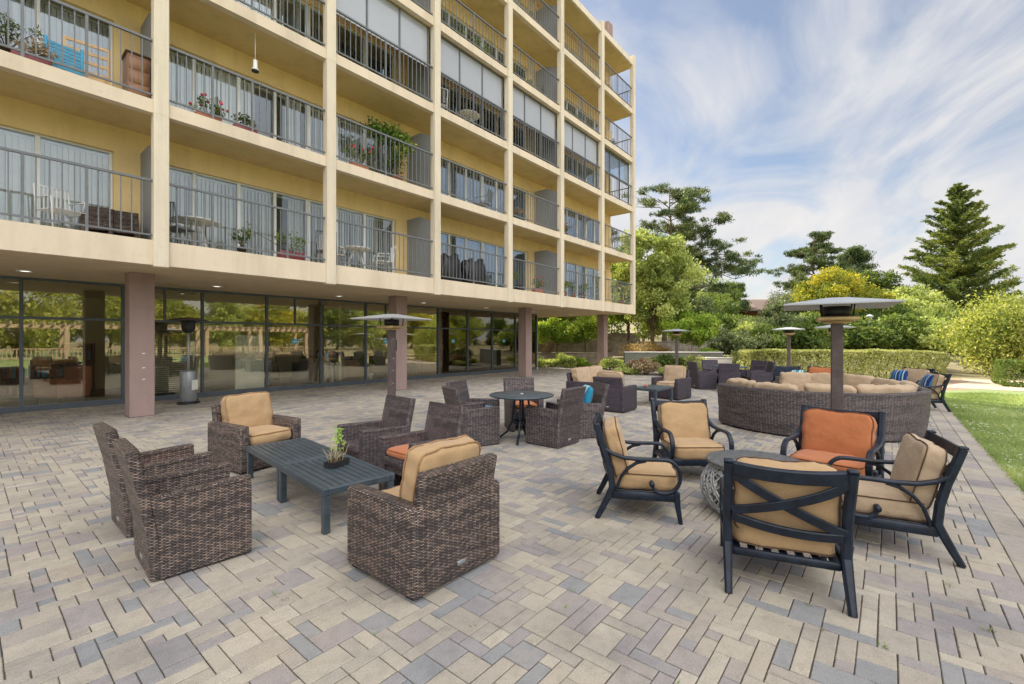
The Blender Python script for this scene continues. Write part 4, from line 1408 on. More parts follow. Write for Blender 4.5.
def pine(name, label, loc, h, seed, spread, mat, lean=(0, 0), first=.3, nbr=26, nleaf=26000, leaf=.30, group=None, tr=.26, clump=.12, flat=.5, bias=None, upk=.25):
    """open pine: bare limbs carrying flat tufts of needles"""
    rs = np.random.default_rng(seed)
    t = thing(name, label, 'tree', (loc[0], loc[1], hill(loc[0], loc[1]) - .06), 0, group)
    m = MB()
    ax = branch_pts((0, 0, -.2), (lean[0], lean[1], h * .96), 0, 8, .10, rs)
    m.tube(ax, [tr * (1 - .85 * i / 8) for i in range(9)], 8)
    ax = np.array(ax)
    cl, rad = [], []
    for i in range(nbr):
        q = first + (1 - first) * (i + rs.random() * .7) / nbr
        z = min(q, .985)
        k = z * 8; a0 = ax[min(8, int(k))]; a1 = ax[min(8, int(k) + 1)]
        p0 = a0 + (a1 - a0) * (k - int(k))
        an = rs.uniform(0, 2 * PI)
        if bias is not None and rs.random() < .55: an = bias + rs.normal() * .7
        u = (z - first) / (1 - first)
        ln = spread * (1.0 - .62 * u ** 1.6) * rs.uniform(.5, 1.1)
        p1 = p0 + np.array([math.cos(an) * ln, math.sin(an) * ln, ln * upk * rs.uniform(-.2, 1.6)])
        bp = branch_pts(p0, p1, ln * .08, 5, .06 * ln, rs)
        r0 = tr * .38 * (1 - .6 * u)
        m.tube(bp, [r0, r0 * .8, r0 * .6, r0 * .45, r0 * .3, r0 * .14], 5)
        for j in range(int(3 + ln * 1.4)):
            s = rs.uniform(.35, 1.04); bi = s * 5; b0 = np.array(bp[min(5, int(bi))]); b1 = np.array(bp[min(5, int(bi) + 1)])
            c = b0 + (b1 - b0) * (bi - int(bi)) + rs.normal(size=3) * np.array([.13, .13, .05]) * ln
            c[2] += .05 * ln
            cl.append(c); rad.append(clump * spread * rs.uniform(.55, 1.2))
            m.tube([tuple(b0), tuple((b0 + c) / 2 + rs.normal(size=3) * .05), tuple(c)], [r0 * .28, r0 * .18, r0 * .07], 4)
    cnt = np.array(rad) ** 2; cnt = cnt / cnt.sum() * nleaf
    P, T = clump_points(cl, rad, cnt, rs, flat, .2)
    al = np.tile(np.array([0, 0, .5]), (len(P), 1))
    link('crown', leaf_mesh('crown', P, leaf, T, mat, rs, .2, .24, al), t)
    m.obj('trunk', M['bark'], t)
    return t

def conifer(name, label, loc, h, seed, r, mat, nleaf=60000, leaf=.34, bark='barkr'):
    """tall redwood: tiers of upswept, ragged branches"""
    rs = np.random.default_rng(seed)
    t = thing(name, label, 'tree', (loc[0], loc[1], hill(loc[0], loc[1]) - .06))
    m = MB()
    m.tube([(0, 0, -.2), (0, .05, h * .3), (.08, 0, h * .6), (0, 0, h * .99)], [.42, .34, .20, .03], 9)
    P, T, A = [], [], []
    nb = 215
    for i in range(nb):
        u = (i + rs.random()) / nb
        z = h * (.08 + .90 * u)
        prof = (1 - u) ** .80 * (.55 + .45 * min(1, u / .18))
        ln = r * prof * rs.uniform(.38, 1.15) + .25
        an = i * 2.399 + rs.normal() * .35
        rise = .12 + .45 * u + rs.normal() * .14
        p0 = np.array([0, 0, z]); p1 = p0 + np.array([math.cos(an) * ln, math.sin(an) * ln, ln * rise - .10 * ln])
        bp = np.array(branch_pts(p0, p1, -.09 * ln, 5, .03 * ln, rs))
        m.tube([tuple(p) for p in bp], [.055 * (1 - .6 * u), .045, .035, .025, .016, .007], 4)
        n = int(nleaf / nb * (ln / r + .12) * 2.0)
        s = rs.random(n) ** .65
        k = s * 5; k0 = np.minimum(4, k.astype(int)); b = bp[k0] + (bp[k0 + 1] - bp[k0]) * (k - k0)[:, None]
        wd = .05 * ln + .07
        off = rs.normal(size=(n, 3)) * np.array([1, 1, .6]) * (wd * (1.15 - .6 * s))[:, None]
        P.append(b + off)
        dirn = np.array([math.cos(an), math.sin(an), .15])
        A.append(np.tile(dirn * .7, (n, 1)))
        T.append(np.clip(rs.normal(.45, .18) + rs.normal(0, .15, n) + .10, 0, 1))
    P, T, A = np.concatenate(P), np.concatenate(T), np.concatenate(A)
    link('crown', leaf_mesh('crown', P, leaf, T, mat, rs, .5, .30, A), t)
    m.obj('trunk', M[bark], t)
    return t

def shrub(name, label, cat, loc, s, mat, nleaf, leaf, seed, group=None, boxy=False, stems=True, nclus=26):
    rs = np.random.default_rng(seed)
    z0 = hill(loc[0], loc[1]) - .06 if len(loc) < 3 else loc[2]
    t = thing(name, label, cat, (loc[0], loc[1], z0), 0, group)
    if boxy:
        n = nleaf
        f = rs.random(n)
        p = rs.uniform(-1, 1, (n, 3))
        k = rs.integers(0, 3, n); sg = np.where(rs.random(n) < .5, -1, 1)
        w_ = np.array([1 / s[0], 1 / s[1], 1 / s[2]]); w_ /= w_.sum()
        k = rs.choice(3, n, p=w_); 
        p[np.arange(n), k] = sg * (1 - .16 * rs.random(n) ** 1.6)
        L_ = (np.abs(p) ** 9).sum(1) ** (1 / 9)
        p = p / np.maximum(L_, .75)[:, None] * np.minimum(L_, 1)[:, None]
        P = p * np.array(s) / 2
        lum = np.array([mnoise.noise(Vector((q[0] * 1.1, q[1] * 1.1, q[2] * 1.6 + seed))) for q in P])
        P = P * (1 + .10 * lum[:, None]); P[:, 2] += s[2] / 2
        P = P[P[:, 2] > .02]
        T = np.clip(.5 + rs.normal(0, .17, len(P)) + .5 * np.array([mnoise.noise(Vector((q[0] * 1.7, q[1] * 1.7, q[2] * 2 + 9))) for q in P]), 0, 1)
    else:
        cl, rad = [], []
        while len(cl) < nclus:
            d = rs.normal(size=3); d /= np.linalg.norm(d); d *= rs.random() ** .3 * .74
            if d[2] < -.62: continue
            cl.append((d[0] * s[0] / 2, d[1] * s[1] / 2, s[2] * .5 + d[2] * s[2] / 2)); rad.append(.19 * (s[0] + s[1]) / 2 * rs.uniform(.7, 1.25))
        cnt = np.array(rad) ** 2; cnt = cnt / cnt.sum() * nleaf
        P, T = clump_points(cl, rad, cnt, rs, min(1.0, s[2] / s[0] * 1.1), .5)
        P = P[P[:, 2] > .015]; T = T[:len(P)]
    link('foliage', leaf_mesh('foliage', P, leaf, T, mat, rs), t)
    if stems:
        m = MB()
        for i in range(7):
            e = P[rs.integers(0, len(P))] * np.array([.75, .75, .8])
            m.tube(branch_pts((rs.normal() * .06 * s[0], rs.normal() * .06 * s[1], -.05), e, 0, 3, .03, rs), [.03 * s[2] ** .5, .024, .016, .008], 5)
        m.obj('stem', M['bark'], t)
    return t

def at(px, Z):
    """where the sight line through a column of the picture is at depth Z (used to read positions off the photo)"""
    X = (px - 512) / 455 * Z
    s, c = math.sin(TH), math.cos(TH)
    return (s * X + c * Z, -c * X + s * Z)

# --- hedge and trimmed shrubs
a, b = Vector((21.6, 5.2)), Vector((25.1, -1.7))
mid = (a + b) / 2
hd = shrub('hedge', 'long clipped yellowish hedge closing the far end of the patio', 'hedge', (mid.x + .5, mid.y, -.03), ((b - a).length, 1.5, 1.2), F_['hedge'], 30000, .085, 3, boxy=True, stems=False)
hd.rotation_euler.z = math.atan2((b - a).y, (b - a).x)
m_ = MB()
for i in range(26):
    x = -3.6 + 7.2 * i / 25
    m_.tube([(x, 0, -.05), (x + .05, .1, .5), (x + .1, -.1, 1.0)], [.03, .02, .01], 5)
m_.obj('stem', M['bark'], hd)
P_ = at(1050, 15.8)
shrub('box_shrub', 'trimmed boxy green shrub at the lawn edge by the large glowing shrub', 'shrub', (*P_, -.03), (1.9, 2.6, .92), F_['mid'], 9000, .075, 5, boxy=True)
P_ = at(1012, 20)
shrub('large_shrub', 'huge rounded glowing yellow green shrub right of the hedge', 'shrub', (*P_, -.03), (4.7, 4.9, 3.55), F_['shrub'], 42000, .105, 12, nclus=75)

# --- the tall trees
P_ = at(664, 36)
pine('pine_tree', 'tall open pine with long bare limbs just right of the building', P_, 13.4, 4, 6.4, F_['pine'], (.6, -.2), .30, 54, 56000, .19, None, .22, .075, .5, bias=math.atan2(-.77, .63), upk=.28)
P_ = at(812, 58)
pine('pine_tree', 'broad dark pine rising behind the golden tree', P_, 11.6, 9, 5.2, F_['pine'], (.3, -.3), .35, 32, 30000, .27, None, .22, .115, .55)
P_ = at(851, 66)
pine('pine_tree', 'dark pine further back between the golden tree and the redwood', P_, 10.2, 21, 5.0, F_['pine'], (0, 0), .3, 24, 20000, .36, None, .22, .18, .7)
P_ = at(733, 62)
pine('pine_tree', 'little round topped pine behind the brown roof', P_, 5.8, 33, 2.9, F_['pine'], (0, 0), .2, 18, 12000, .3, None, .16, .2, .7)
P_ = at(957, 46)
conifer('redwood_tree', 'tall pointed redwood with ragged tiers standing above the hedge', P_, 16.6, 6, 6.4, F_['red'], 84000, .25)
P_ = at(838, 40)
broad_tree('golden_tree', 'round golden yellow tree behind the largest heater', 'tree', P_, 6.6, .8, 3.9, F_['yellow'], M['bark'], 34000, .17, 14, nclus=75, rcl=.22, tr=.14)
P_ = at(905, 40)
broad_tree('leafy_tree', 'yellowish green bushy tree between golden tree and redwood', 'tree', P_, 5.4, .4, 3.4, F_['lime'], M['bark'], 24000, .17, 15, nclus=55, rcl=.24, tr=.12)
P_ = at(876, 50)
broad_tree('leafy_tree', 'dark green tree close behind the golden tree', 'tree', P_, 7.8, 1.0, 3.0, F_['mid'], M['bark'], 16000, .2, 16, nclus=45, rcl=.25, tr=.15)
P_ = at(1018, 70)
broad_tree('leafy_tree', 'distant green tree at the right edge beyond the redwood', 'tree', P_, 7.4, .5, 4.0, F_['mid'], M['bark'], 12000, .3, 17, nclus=40, tr=.15)
P_ = at(935, 62)
broad_tree('leafy_tree', 'dark tree standing directly behind the redwood foot', 'tree', P_, 6.8, .4, 4.4, F_['mid'], M['bark'], 12000, .3, 18, nclus=40, tr=.15)
# lime weeping tree by the building corner and its neighbours
P_ = at(652, 29)
broad_tree('weeping_tree', 'pale lime weeping tree against the end of the building', 'tree', P_, 9.6, 1.0, 3.0, F_['lime'], M['bark'], 40000, .16, 19, nclus=85, rcl=.22, tr=.15)
P_ = at(628, 36)
broad_tree('leafy_tree', 'tall bright green tree partly hidden by the building corner', 'tree', P_, 9.0, 1.0, 3.4, F_['bright'], M['bark'], 26000, .19, 20, nclus=70, rcl=.22, tr=.16)
P_ = at(692, 26.5)
broad_tree('young_tree', 'small bright lime tree beside the olive garden wall', 'tree', P_, 3.5, 1.25, 1.75, F_['bright'], M['barkp'], 11000, .14, 22, nclus=36, rcl=.26, tr=.05)
P_ = at(557, 30)
broad_tree('young_tree', 'slender bright green young tree seen under the building between columns', 'tree', P_, 3.5, 1.1, 1.6, F_['bright'], M['bark'], 9000, .13, 23, nclus=32, rcl=.26, tr=.05)
P_ = at(585, 31)
broad_tree('young_tree', 'young lime tree immediately left of the last mauve column', 'tree', P_, 3.9, 1.2, 1.8, F_['bright'], M['bark'], 9000, .14, 24, nclus=32, rcl=.26, tr=.05)
P_ = at(641, 33)
broad_tree('young_tree', 'pale stemmed young tree behind the orange brown shrubs', 'tree', P_, 5.0, 1.6, 2.2, F_['bright'], M['barkp'], 14000, .16, 25, nclus=44, rcl=.24, tr=.06, stems=3)
P_ = at(546, 34)
broad_tree('leaning_tree', 'old leaning thick trunked tree seen under the building', 'tree', P_, 6.2, 2.2, 3.4, F_['mid'], M['bark'], 16000, .17, 26, nclus=50, tr=.34, lean=(1.2, -.9))
P_ = at(520, 36)
broad_tree('leafy_tree', 'dark leafy tree left of the leaning trunk under the building', 'tree', P_, 6.5, .8, 3.2, F_['grey'], M['bark'], 12000, .18, 27, nclus=40, tr=.14)
P_ = at(585, 46)
broad_tree('leafy_tree', 'dark green tree closing the view between the last two columns', 'tree', P_, 6.5, .4, 4.8, F_['mid'], M['bark'], 15000, .24, 28, nclus=50, tr=.16)
P_ = at(520, 50)
broad_tree('leafy_tree', 'dim green tree at the back behind the storefront corner', 'tree', P_, 7.5, .4, 5.0, F_['mid'], M['bark'], 13000, .26, 29, nclus=50, tr=.16)
# grey green scrub on the slope below the house
for i, (px, Z, h, r, mt, lb) in enumerate([
    (690, 42, 4.6, 2.9, 'grey', 'grey green scrub tree right of the tall pine trunk'),
    (722, 40, 2.5, 2.7, 'mid', 'dark rounded bush on the slope left of the brown roof'),
    (752, 38, 1.9, 2.5, 'grey', 'grey green bush directly below the brown roof'),
    (786, 42, 4.2, 2.4, 'grey', 'pale grey green bush between brown roof and golden tree'),
    (708, 50, 5.2, 3.2, 'mid', 'dark tree on the upper slope behind the tall pine'),
    (806, 36, 2.6, 2.3, 'mid', 'low dark bush under the golden tree, left side'),
    (870, 36, 2.8, 2.4, 'mid', 'low dark bush under the golden tree, right side'),
    (672, 46, 7.0, 3.3, 'lime', 'lime green tree beyond the weeping tree'),
    (760, 34, 2.0, 2.1, 'lime', 'low yellow green bush in front of the grey bushes'),
    (655, 52, 8.2, 3.6, 'mid', 'dark tree high on the slope behind the weeping tree'),
    (788, 33, 2.6, 2.2, 'grey', 'grey green bush directly behind the hedge, under the small far heater'),
    (820, 46, 4.6, 3.2, 'mid', 'dark bushy tree behind the golden tree at its left flank'),
    (852, 44, 4.2, 3.0, 'yellow', 'golden green bush behind the lamp post'),
    (886, 37, 3.6, 2.5, 'mid', 'dark green bush between lamp post and redwood'),
    (925, 36, 3.3, 2.6, 'lime', 'yellowish bush under the left side of the redwood'),
    (948, 40, 3.4, 2.8, 'mid', 'dark bush at the redwood foot'),
    (985, 44, 4.4, 3.2, 'mid', 'dark bush right of the redwood trunk'),
    (740, 47, 2.0, 2.6, 'mid', 'dark bush just below the hillside house'),
    (705, 35, 2.3, 2.2, 'grey', 'low grey bush behind the young lime tree'),
    (910, 58, 7.0, 4.0, 'mid', 'tall dark tree behind the yellowish green bushy tree'),
    (800, 66, 6.5, 4.0, 'grey', 'distant grey tree under the broad dark pine'),
    (715, 56, 6.6, 3.3, 'mid', 'dark rounded tree high on the slope left of the brown roof'),
    (690, 60, 8.2, 3.8, 'grey', 'grey green tree far up the slope behind the pine limbs'),
    (742, 29, 1.7, 1.9, 'grey', 'low grey green bush rising just over the left end of the hedge'),
    (772, 29, 1.9, 1.9, 'mid', 'dark bush rising over the hedge near the small far heater'),
    (803, 28.5, 2.4, 2.0, 'mid', 'dark green bush over the hedge left of the largest heater'),
    (838, 29, 2.6, 2.1, 'mid', 'dark bush over the hedge behind the largest heater post'),
    (866, 28.5, 2.3, 1.9, 'mid', 'dark bush over the hedge beneath the lamp post head'),
    (897, 28.5, 2.7, 2.1, 'mid', 'mid green bush over the hedge right of the lamp post'),
    (928, 28, 2.5, 2.0, 'lime', 'yellow green bush over the right end of the hedge'),
    (950, 31, 3.0, 2.4, 'mid', 'dark bush between the hedge end and the huge glowing shrub')]):
    P_ = at(px, Z)
    broad_tree('scrub_tree', lb, 'tree', P_, h, .15, r, F_[mt], M['bark'], 11000, .19, 40 + i, 'scrub trees on the garden slope', nclus=40, rcl=.27, tr=.10)

# --- planting bed shrubs, walls
bed = [
    (640, 28.5, (2.6, 2.6, 1.5), 'rust', 'orange brown feathery shrub behind the olive wall'),
    (660, 29.5, (2.4, 2.2, 1.4), 'rust', 'second orange brown shrub nearer the lime young tree'),
    (646, 21.0, (1.9, 1.6, .85), 'pinkish', 'dusty pink low shrub in front of the olive wall'),
    (628, 21.4, (1.6, 1.4, .55), 'lime', 'low lime shrub at the bed edge by the last column'),
    (664, 21.2, (1.3, 1.3, .95), 'mid', 'rounded dark green shrub against the olive wall'),
    (672, 20.4, (1.5, 1.3, .5), 'lime', 'low yellow green ground plant behind the far club chair'),
    (693, 20.6, (1.05, 1.05, 1.0), 'hedge', 'small pale yellow ball shrub beside the far chairs'),
    (681, 20.8, (.9, .9, .8), 'mid', 'small green shrub at the foot of the left far heater'),
    (612, 24.5, (1.8, 1.6, .7), 'lime', 'pale low shrub just right of the last column'),
    (548, 27.0, (2.2, 1.6, .55), 'lime', 'sprawling lime ground plant under the building overhang'),
    (566, 26.6, (1.3, 1.3, .9), 'lime', 'rounded lime shrub left of the last column'),
    (580, 27.2, (1.3, 1.3, .65), 'bright', 'bright green low shrub next to the last column'),
    (530, 28.5, (2.4, 2.0, .8), 'grey', 'grey green mound near the leaning trunk'),
    (650, 25.5, (2.2, 1.8, 1.0), 'pinkish', 'dry pinkish shrub on top of the olive wall terrace'),
    (708, 29.0, (2.4, 1.6, .8), 'bright', 'low bright green mat on the terrace right of the young tree'),
    (738, 21.8, (1.3, 1.2, 1.25), 'hedge', 'loose pale shrub at the left end of the hedge'),
]
for i, (px, Z, s, mt, lb) in enumerate(bed):
    P_ = at(px, Z)
    shrub('garden_shrub', lb, 'shrub', P_ if Z > 25 else (P_[0], P_[1], -.03), s, F_[mt], 3600, .085, 70 + i, 'garden bed shrubs', nclus=20)

def wallbox(name, label, p0, p1, h, th, mat, cap=None, z=-.05):
    p0, p1 = Vector(p0), Vector(p1)
    d = p1 - p0
    t = thing(name, label, 'wall', (*((p0 + p1) / 2), z), math.atan2(d.y, d.x))
    m = MB(); m.rbox((0, 0, h / 2), (d.length, th, h), .02, 1, smooth=False); m.obj('wall_body', mat, t)
    m = MB(); m.rbox((0, 0, h + .025), (d.length + .04, th + .06, .05), .01, 1, smooth=False); m.obj('wall_cap', cap or mat, t)
    return t
wallbox('garden_wall', 'long olive grey rendered planter wall behind the pinkish shrub', at(624, 23.5), at(722, 23.0), 1.0, .3, M['wall_ol'], M['conc'])
wallbox('garden_wall', 'short pale concrete block wall at the end of the olive wall', at(706, 21.6), at(731, 21.4), .78, .4, M['conc'])
wallbox('garden_wall', 'low tan stone retaining wall under the building overhang', at(510, 30.5), at(612, 30.5), .75, .45, M['stone'])
wallbox('garden_wall', 'second tan stone terrace higher up the slope beyond the columns', at(500, 38), at(640, 36), 1.5, .5, M['stone'], z=.6)
wallbox('garden_wall', 'upper tan stone terrace wall among the orange brown shrubs', at(612, 32.5), at(715, 33.5), 1.0, .45, M['stone'], z=.45)

# house on the slope
P_ = at(757, 66)
hz_ = hill(*P_)
t = thing('hillside_house', 'low house with brown shingle roof half hidden in the trees on the slope', 'house', (*P_, 4.3), -TH + .25)
m_ = MB(); m_.b2((-5, -4, -3), (5, 4, 1.2)); m_.obj('wall', M['barkr'], t)
m_ = MB(); m_.add([(-6, -5, 1.15), (6, -5, 1.15), (6, 5, 1.15), (-6, 5, 1.15), (-2.2, 0, 3.1), (2.2, 0, 3.1)], [(0, 1, 5, 4), (1, 2, 5), (2, 3, 4, 5), (3, 0, 4), (3, 2, 1, 0)]); m_.obj('roof', M['roof'], t)
m_ = MB(); [m_.b2((x - .6, -4.03, .0), (x + .6, -4.0, .9)) for x in (-3, 0, 3)]; m_.obj('window', M['screen'], t)
t2 = thing('hillside_house', 'upper brown roof showing just behind the lower hillside roof', 'house', (*at(772, 74), 5.6), -TH - .2)
m_ = MB(); m_.b2((-5, -4, -4), (5, 4, 1.2)); m_.obj('wall', M['barkr'], t2)
m_ = MB(); m_.add([(-6, -5, 1.15), (6, -5, 1.15), (6, 5, 1.15), (-6, 5, 1.15), (-3.2, 0, 2.6), (3.2, 0, 2.6)], [(0, 1, 5, 4), (1, 2, 5), (2, 3, 4, 5), (3, 0, 4), (3, 2, 1, 0)]); m_.obj('roof', M['roof'], t2)

# lamp post beyond the hedge
t = thing('lamp_post', 'slim pale grey lamp post rising beyond the hedge', 'lamp post', (*at(869.5, 32), -.05))
part('pole', 'lp_pole', lambda m: m.tube([(0, 0, 0), (0, 0, 3.0)], [.06, .05], 10), M['alu'], t)
part('lantern', 'lp_lan', lambda m: m.lathe([(.07, 2.98), (.13, 3.05), (.16, 3.28), (.26, 3.30), (.10, 3.42), (.02, 3.44)], 16), M['alu'], t)

# lawn grass and daisies
rs = np.random.default_rng(2)
n = 110000
u = rs.random(n)
gx = 3.5 + 16.3 * u ** .62
gy = -1.1 - (rs.random(n) ** 1.4) * (np.minimum(12, 1.0 + gx * .42))
keep = ~((gx > 18.7) & (gy > -1.1 - (gx - 18.7)))
gx, gy = gx[keep], gy[keep]
ex = 4 + 15 * rs.random(5000) ** .7
gx = np.concatenate([gx, ex]); gy = np.concatenate([gy, -1.105 + .02 * rs.normal(size=5000)])
hgt = rs.uniform(.025, .06, len(gx))
Pg = np.stack([gx, gy, -.018 + hgt * .45], 1)
lum = np.array([mnoise.noise(Vector((a_ * .8, b_ * .8, 1))) for a_, b_ in zip(gx, gy)])
me = leaf_mesh('grass', Pg, .055, .45 + .8 * lum + rs.normal(0, .16, len(gx)), F_['grass'], rs, .6, .16, np.tile(np.array([0, 0, 1.0]), (len(gx), 1)))
tag(link('grass', me), 'short mown grass blades covering the lawn', 'grass', None, 'stuff')
n = 1500
gx = 4.5 + 11 * rs.random(n); gy = -1.15 - 7 * rs.random(n) ** 1.6
ok = np.array([mnoise.noise(Vector((a_ * .5, b_ * .5, 5))) > -.12 for a_, b_ in zip(gx, gy)])
gx, gy = gx[ok], gy[ok]
mb = MB()
for a_, b_ in zip(gx, gy):
    r_ = .011 + .006 * rs.random()
    z = .02 + .02 * rs.random()
    mb.add([(a_ + r_ * math.cos(q * PI / 3), b_ + r_ * math.sin(q * PI / 3), z + .003 * (q % 2)) for q in range(6)], [tuple(range(6))])
tag(mb.obj('daisies', M['daisy']), 'tiny white daisies scattered over the lawn', 'flowers', None, 'stuff')
# weeds in the paving joints
mb = MB()
r_ = random.Random(6)
spots = [(3.05, .02), (3.6, -.42), (4.1, -.3)]
for q in range(90):
    a_, b_ = r_.uniform(1.0, 9), r_.uniform(-.6, 6)
    spots.append((-7 + round((a_ + 7) / U) * U, b_) if r_.random() < .5 else (a_, -.68 + round((b_ + .68) / U) * U))
for k_, (wx, wy) in enumerate(spots):
    for i in range(9 if k_ < 3 else r_.randrange(2, 5)):
        a_ = r_.uniform(0, 2 * PI); l = r_.uniform(.01, .03)
        p = Vector((wx + r_.gauss(0, .012), wy + r_.gauss(0, .012), .002)); d = Vector((math.cos(a_) * l, math.sin(a_) * l, l * .7)); s_ = Vector((-math.sin(a_), math.cos(a_), 0)) * .004
        mb.add([p - s_, p + s_, p + d], [(0, 1, 2)])
tag(mb.obj('weeds', F_['grass'].copy()), 'tiny green weeds in the paving joints', 'weeds', None, 'stuff')

# --- the lawn side that the glass mirrors: a pergola and a row of trees
t = thing('pergola', 'long pale timber pergola across the lawn, mirrored in the storefront glass', 'pergola', (8, -24, -.02))
for i in range(8):
    for yy in (-1.4, 1.4):
        part('post', 'pg_post', lambda m: m.rbox((0, 0, 1.3), (.34, .34, 2.6), .02, 1, smooth=False), M['pergola'], t, (-17.5 + i * 5, yy, 0))
m_ = MB()
for yy in (-1.4, 1.4): m_.b2((-19, yy - .09, 2.6), (19, yy + .09, 2.85))
m_.obj('beam', M['pergola'], t)
m_ = MB()
for i in range(64): m_.b2((-18.9 + i * .6, -2.1, 2.852), (-18.8 + i * .6, 2.1, 3.05))
m_.obj('rafter', M['pergola'], t)
m_ = MB()
for i in range(7):
    m_.b2((-17.2 + i * 5, 1.36, .85), (-12.8 + i * 5, 1.44, .93)); m_.b2((-17.2 + i * 5, 1.36, .1), (-12.8 + i * 5, 1.44, .18))
    for q in range(18): m_.b2((-17.1 + i * 5 + q * .25, 1.375, .181), (-17.04 + i * 5 + q * .25, 1.425, .849))
m_.obj('railing', M['pergola'], t)
protos = []
for i, mt in enumerate(('yellow', 'lime', 'shrub', 'mid')):
    protos.append(broad_tree('lawn_tree', ['golden tree across the lawn, mirrored in the storefront glass', 'pale lime tree across the lawn, mirrored in the storefront glass', 'yellow green tree across the lawn, mirrored in the storefront glass', 'dark green tree across the lawn, mirrored in the storefront glass'][i], 'tree', (-24 + i * 5, -37, -.05), 8.5, -.3, 4.4, F_[mt], M['bark'], 11000, .32, 90 + i, 'lawn trees mirrored in the glass', nclus=46, tr=.18))
rr = random.Random(4)
for i in range(34):
    p = protos[rr.randrange(4)]
    o = p.copy(); COL.objects.link(o)
    o.location = (-32 + i * 3.3 + rr.uniform(-1.2, 1.2), -34 - rr.uniform(0, 12), -.05)
    o.rotation_euler.z = rr.uniform(0, 6.28)
    s = rr.uniform(.72, 1.15); o.scale = (s, s, s * rr.uniform(.85, 1.15))
    for ch in p.children:
        c = ch.copy(); COL.objects.link(c); c.parent = o

# a few fallen leaves on the paving
mb = MB()
for i in range(70):
    x_, y_ = r_.uniform(1.2, 14), r_.uniform(-.9, 10)
    a_ = r_.uniform(0, 6.28); l = r_.uniform(.012, .026)
    d = Vector((math.cos(a_), math.sin(a_), 0)) * l; s_ = Vector((-math.sin(a_), math.cos(a_), 0)) * l * .38
    p = Vector((x_, y_, .004))
    mb.add([p - d, p + s_ + Vector((0, 0, .004)), p + d + Vector((0, 0, .003)), p - s_], [(0, 1, 2, 3)])
tag(mb.obj('fallen_leaves', M['leaf_litter']), 'small dry fallen leaves scattered over the paving', 'leaves', None, 'stuff')
# ================================================================== things on the balconies
def pot_plant(label, loc, pot, leafm, h, w, flowers=None, seed=0, potm='terra', planter=False, cat='plant', group='balcony plants', n=420, leaf=.05):
    t = thing('potted_plant', label, cat, loc, 0, group)
    m = MB()
    if planter: m.rbox((0, 0, pot / 2), (pot * 2.6, pot * .9, pot), .015, 1)
    else: m.lathe([(pot * .32, 0), (pot * .45, pot * .95), (pot * .5, pot * .96), (pot * .5, pot), (pot * .42, pot), (pot * .40, pot * .9)], 14)
    m.obj('pot', M[potm], t)
    rs = np.random.default_rng(seed + 300)
    cl = [(rs.normal() * w * .28 * (1.8 if planter else 1), rs.normal() * w * .2, pot + h * rs.uniform(.25, .85)) for _ in range(9)]
    P, T = clump_points(cl, [w * .32] * 9, [n / 9] * 9, rs, .9, .2)
    link('foliage', leaf_mesh('foliage', P, leaf, T, F_[leafm], rs), t)
    m = MB()
    for c in cl[:6]: m.tube([(0, 0, pot * .8), (c[0] * .5, c[1] * .5, (pot + c[2]) / 2), c], [.012, .008, .004], 4)
    m.obj('stem', M['bark'], t)
    if flowers:
        m = MB()
        for i in range(flowers):
            c = cl[i % 9]; p = (c[0] + rs.normal() * w * .18, c[1] + rs.normal() * .08 - .05, c[2] + w * .2 + rs.normal() * .05)
            m.lathe([(.01, 0), (.035, .02), (.03, .05), (.005, .06)], 7, p)
        m.obj('flower', M['pink'], t)
    return t

def metal_chair(label, loc, rz, mat='alu', cat='chair', group='metal balcony chairs'):
    t = thing('balcony_chair', label, cat, loc, rz, group)
    def fr(m):
        for s in (-1, 1):
            x = s * .24
            m.tube([(x, -.30, 0), (x, -.22, .42), (x, -.30, .88)], .013, 6)
            m.tube([(x, .26, 0), (x, .24, .42), (x, .2, .62), (x, -.25, .64)], .013, 6)
            m.tube([(x, .24, .42), (x, -.22, .40)], .012, 6)
        m.tube([(-.24, -.30, .88), (.24, -.30, .88)], .013, 6)
    part('frame', 'bc_fr' + mat, fr, M[mat], t)
    part('seat', 'bc_se' + mat, lambda m: [m.box((0, -.2 + q * .055, .425), (.46, .035, .01)) for q in range(9)], M[mat], t)
    part('backrest', 'bc_ba' + mat, lambda m: [m.box((-.18 + q * .06, -.265, .67), (.02, .012, .42)) for q in range(7)], M[mat], t)
    return t

def balcony_table(label, loc, mat='alu'):
    t = thing('balcony_table', label, 'table', loc, 0, 'balcony tables')
    part('tabletop', 'bt_top' + mat, lambda m: m.lathe([(.02, .68), (.42, .68), (.44, .695), (.42, .71), (.02, .71)], 24), M[mat], t)
    for q in range(4):
        a = q * PI / 2 + .4
        part('leg', f'bt_leg{q}{mat}', lambda m: m.tube([(.12 * math.cos(a), .12 * math.sin(a), .68), (.33 * math.cos(a), .33 * math.sin(a), 0)], .014, 6), M[mat], t)
    return t
F1, F2, F3, F4, F5 = FL
Y = FACE + .45
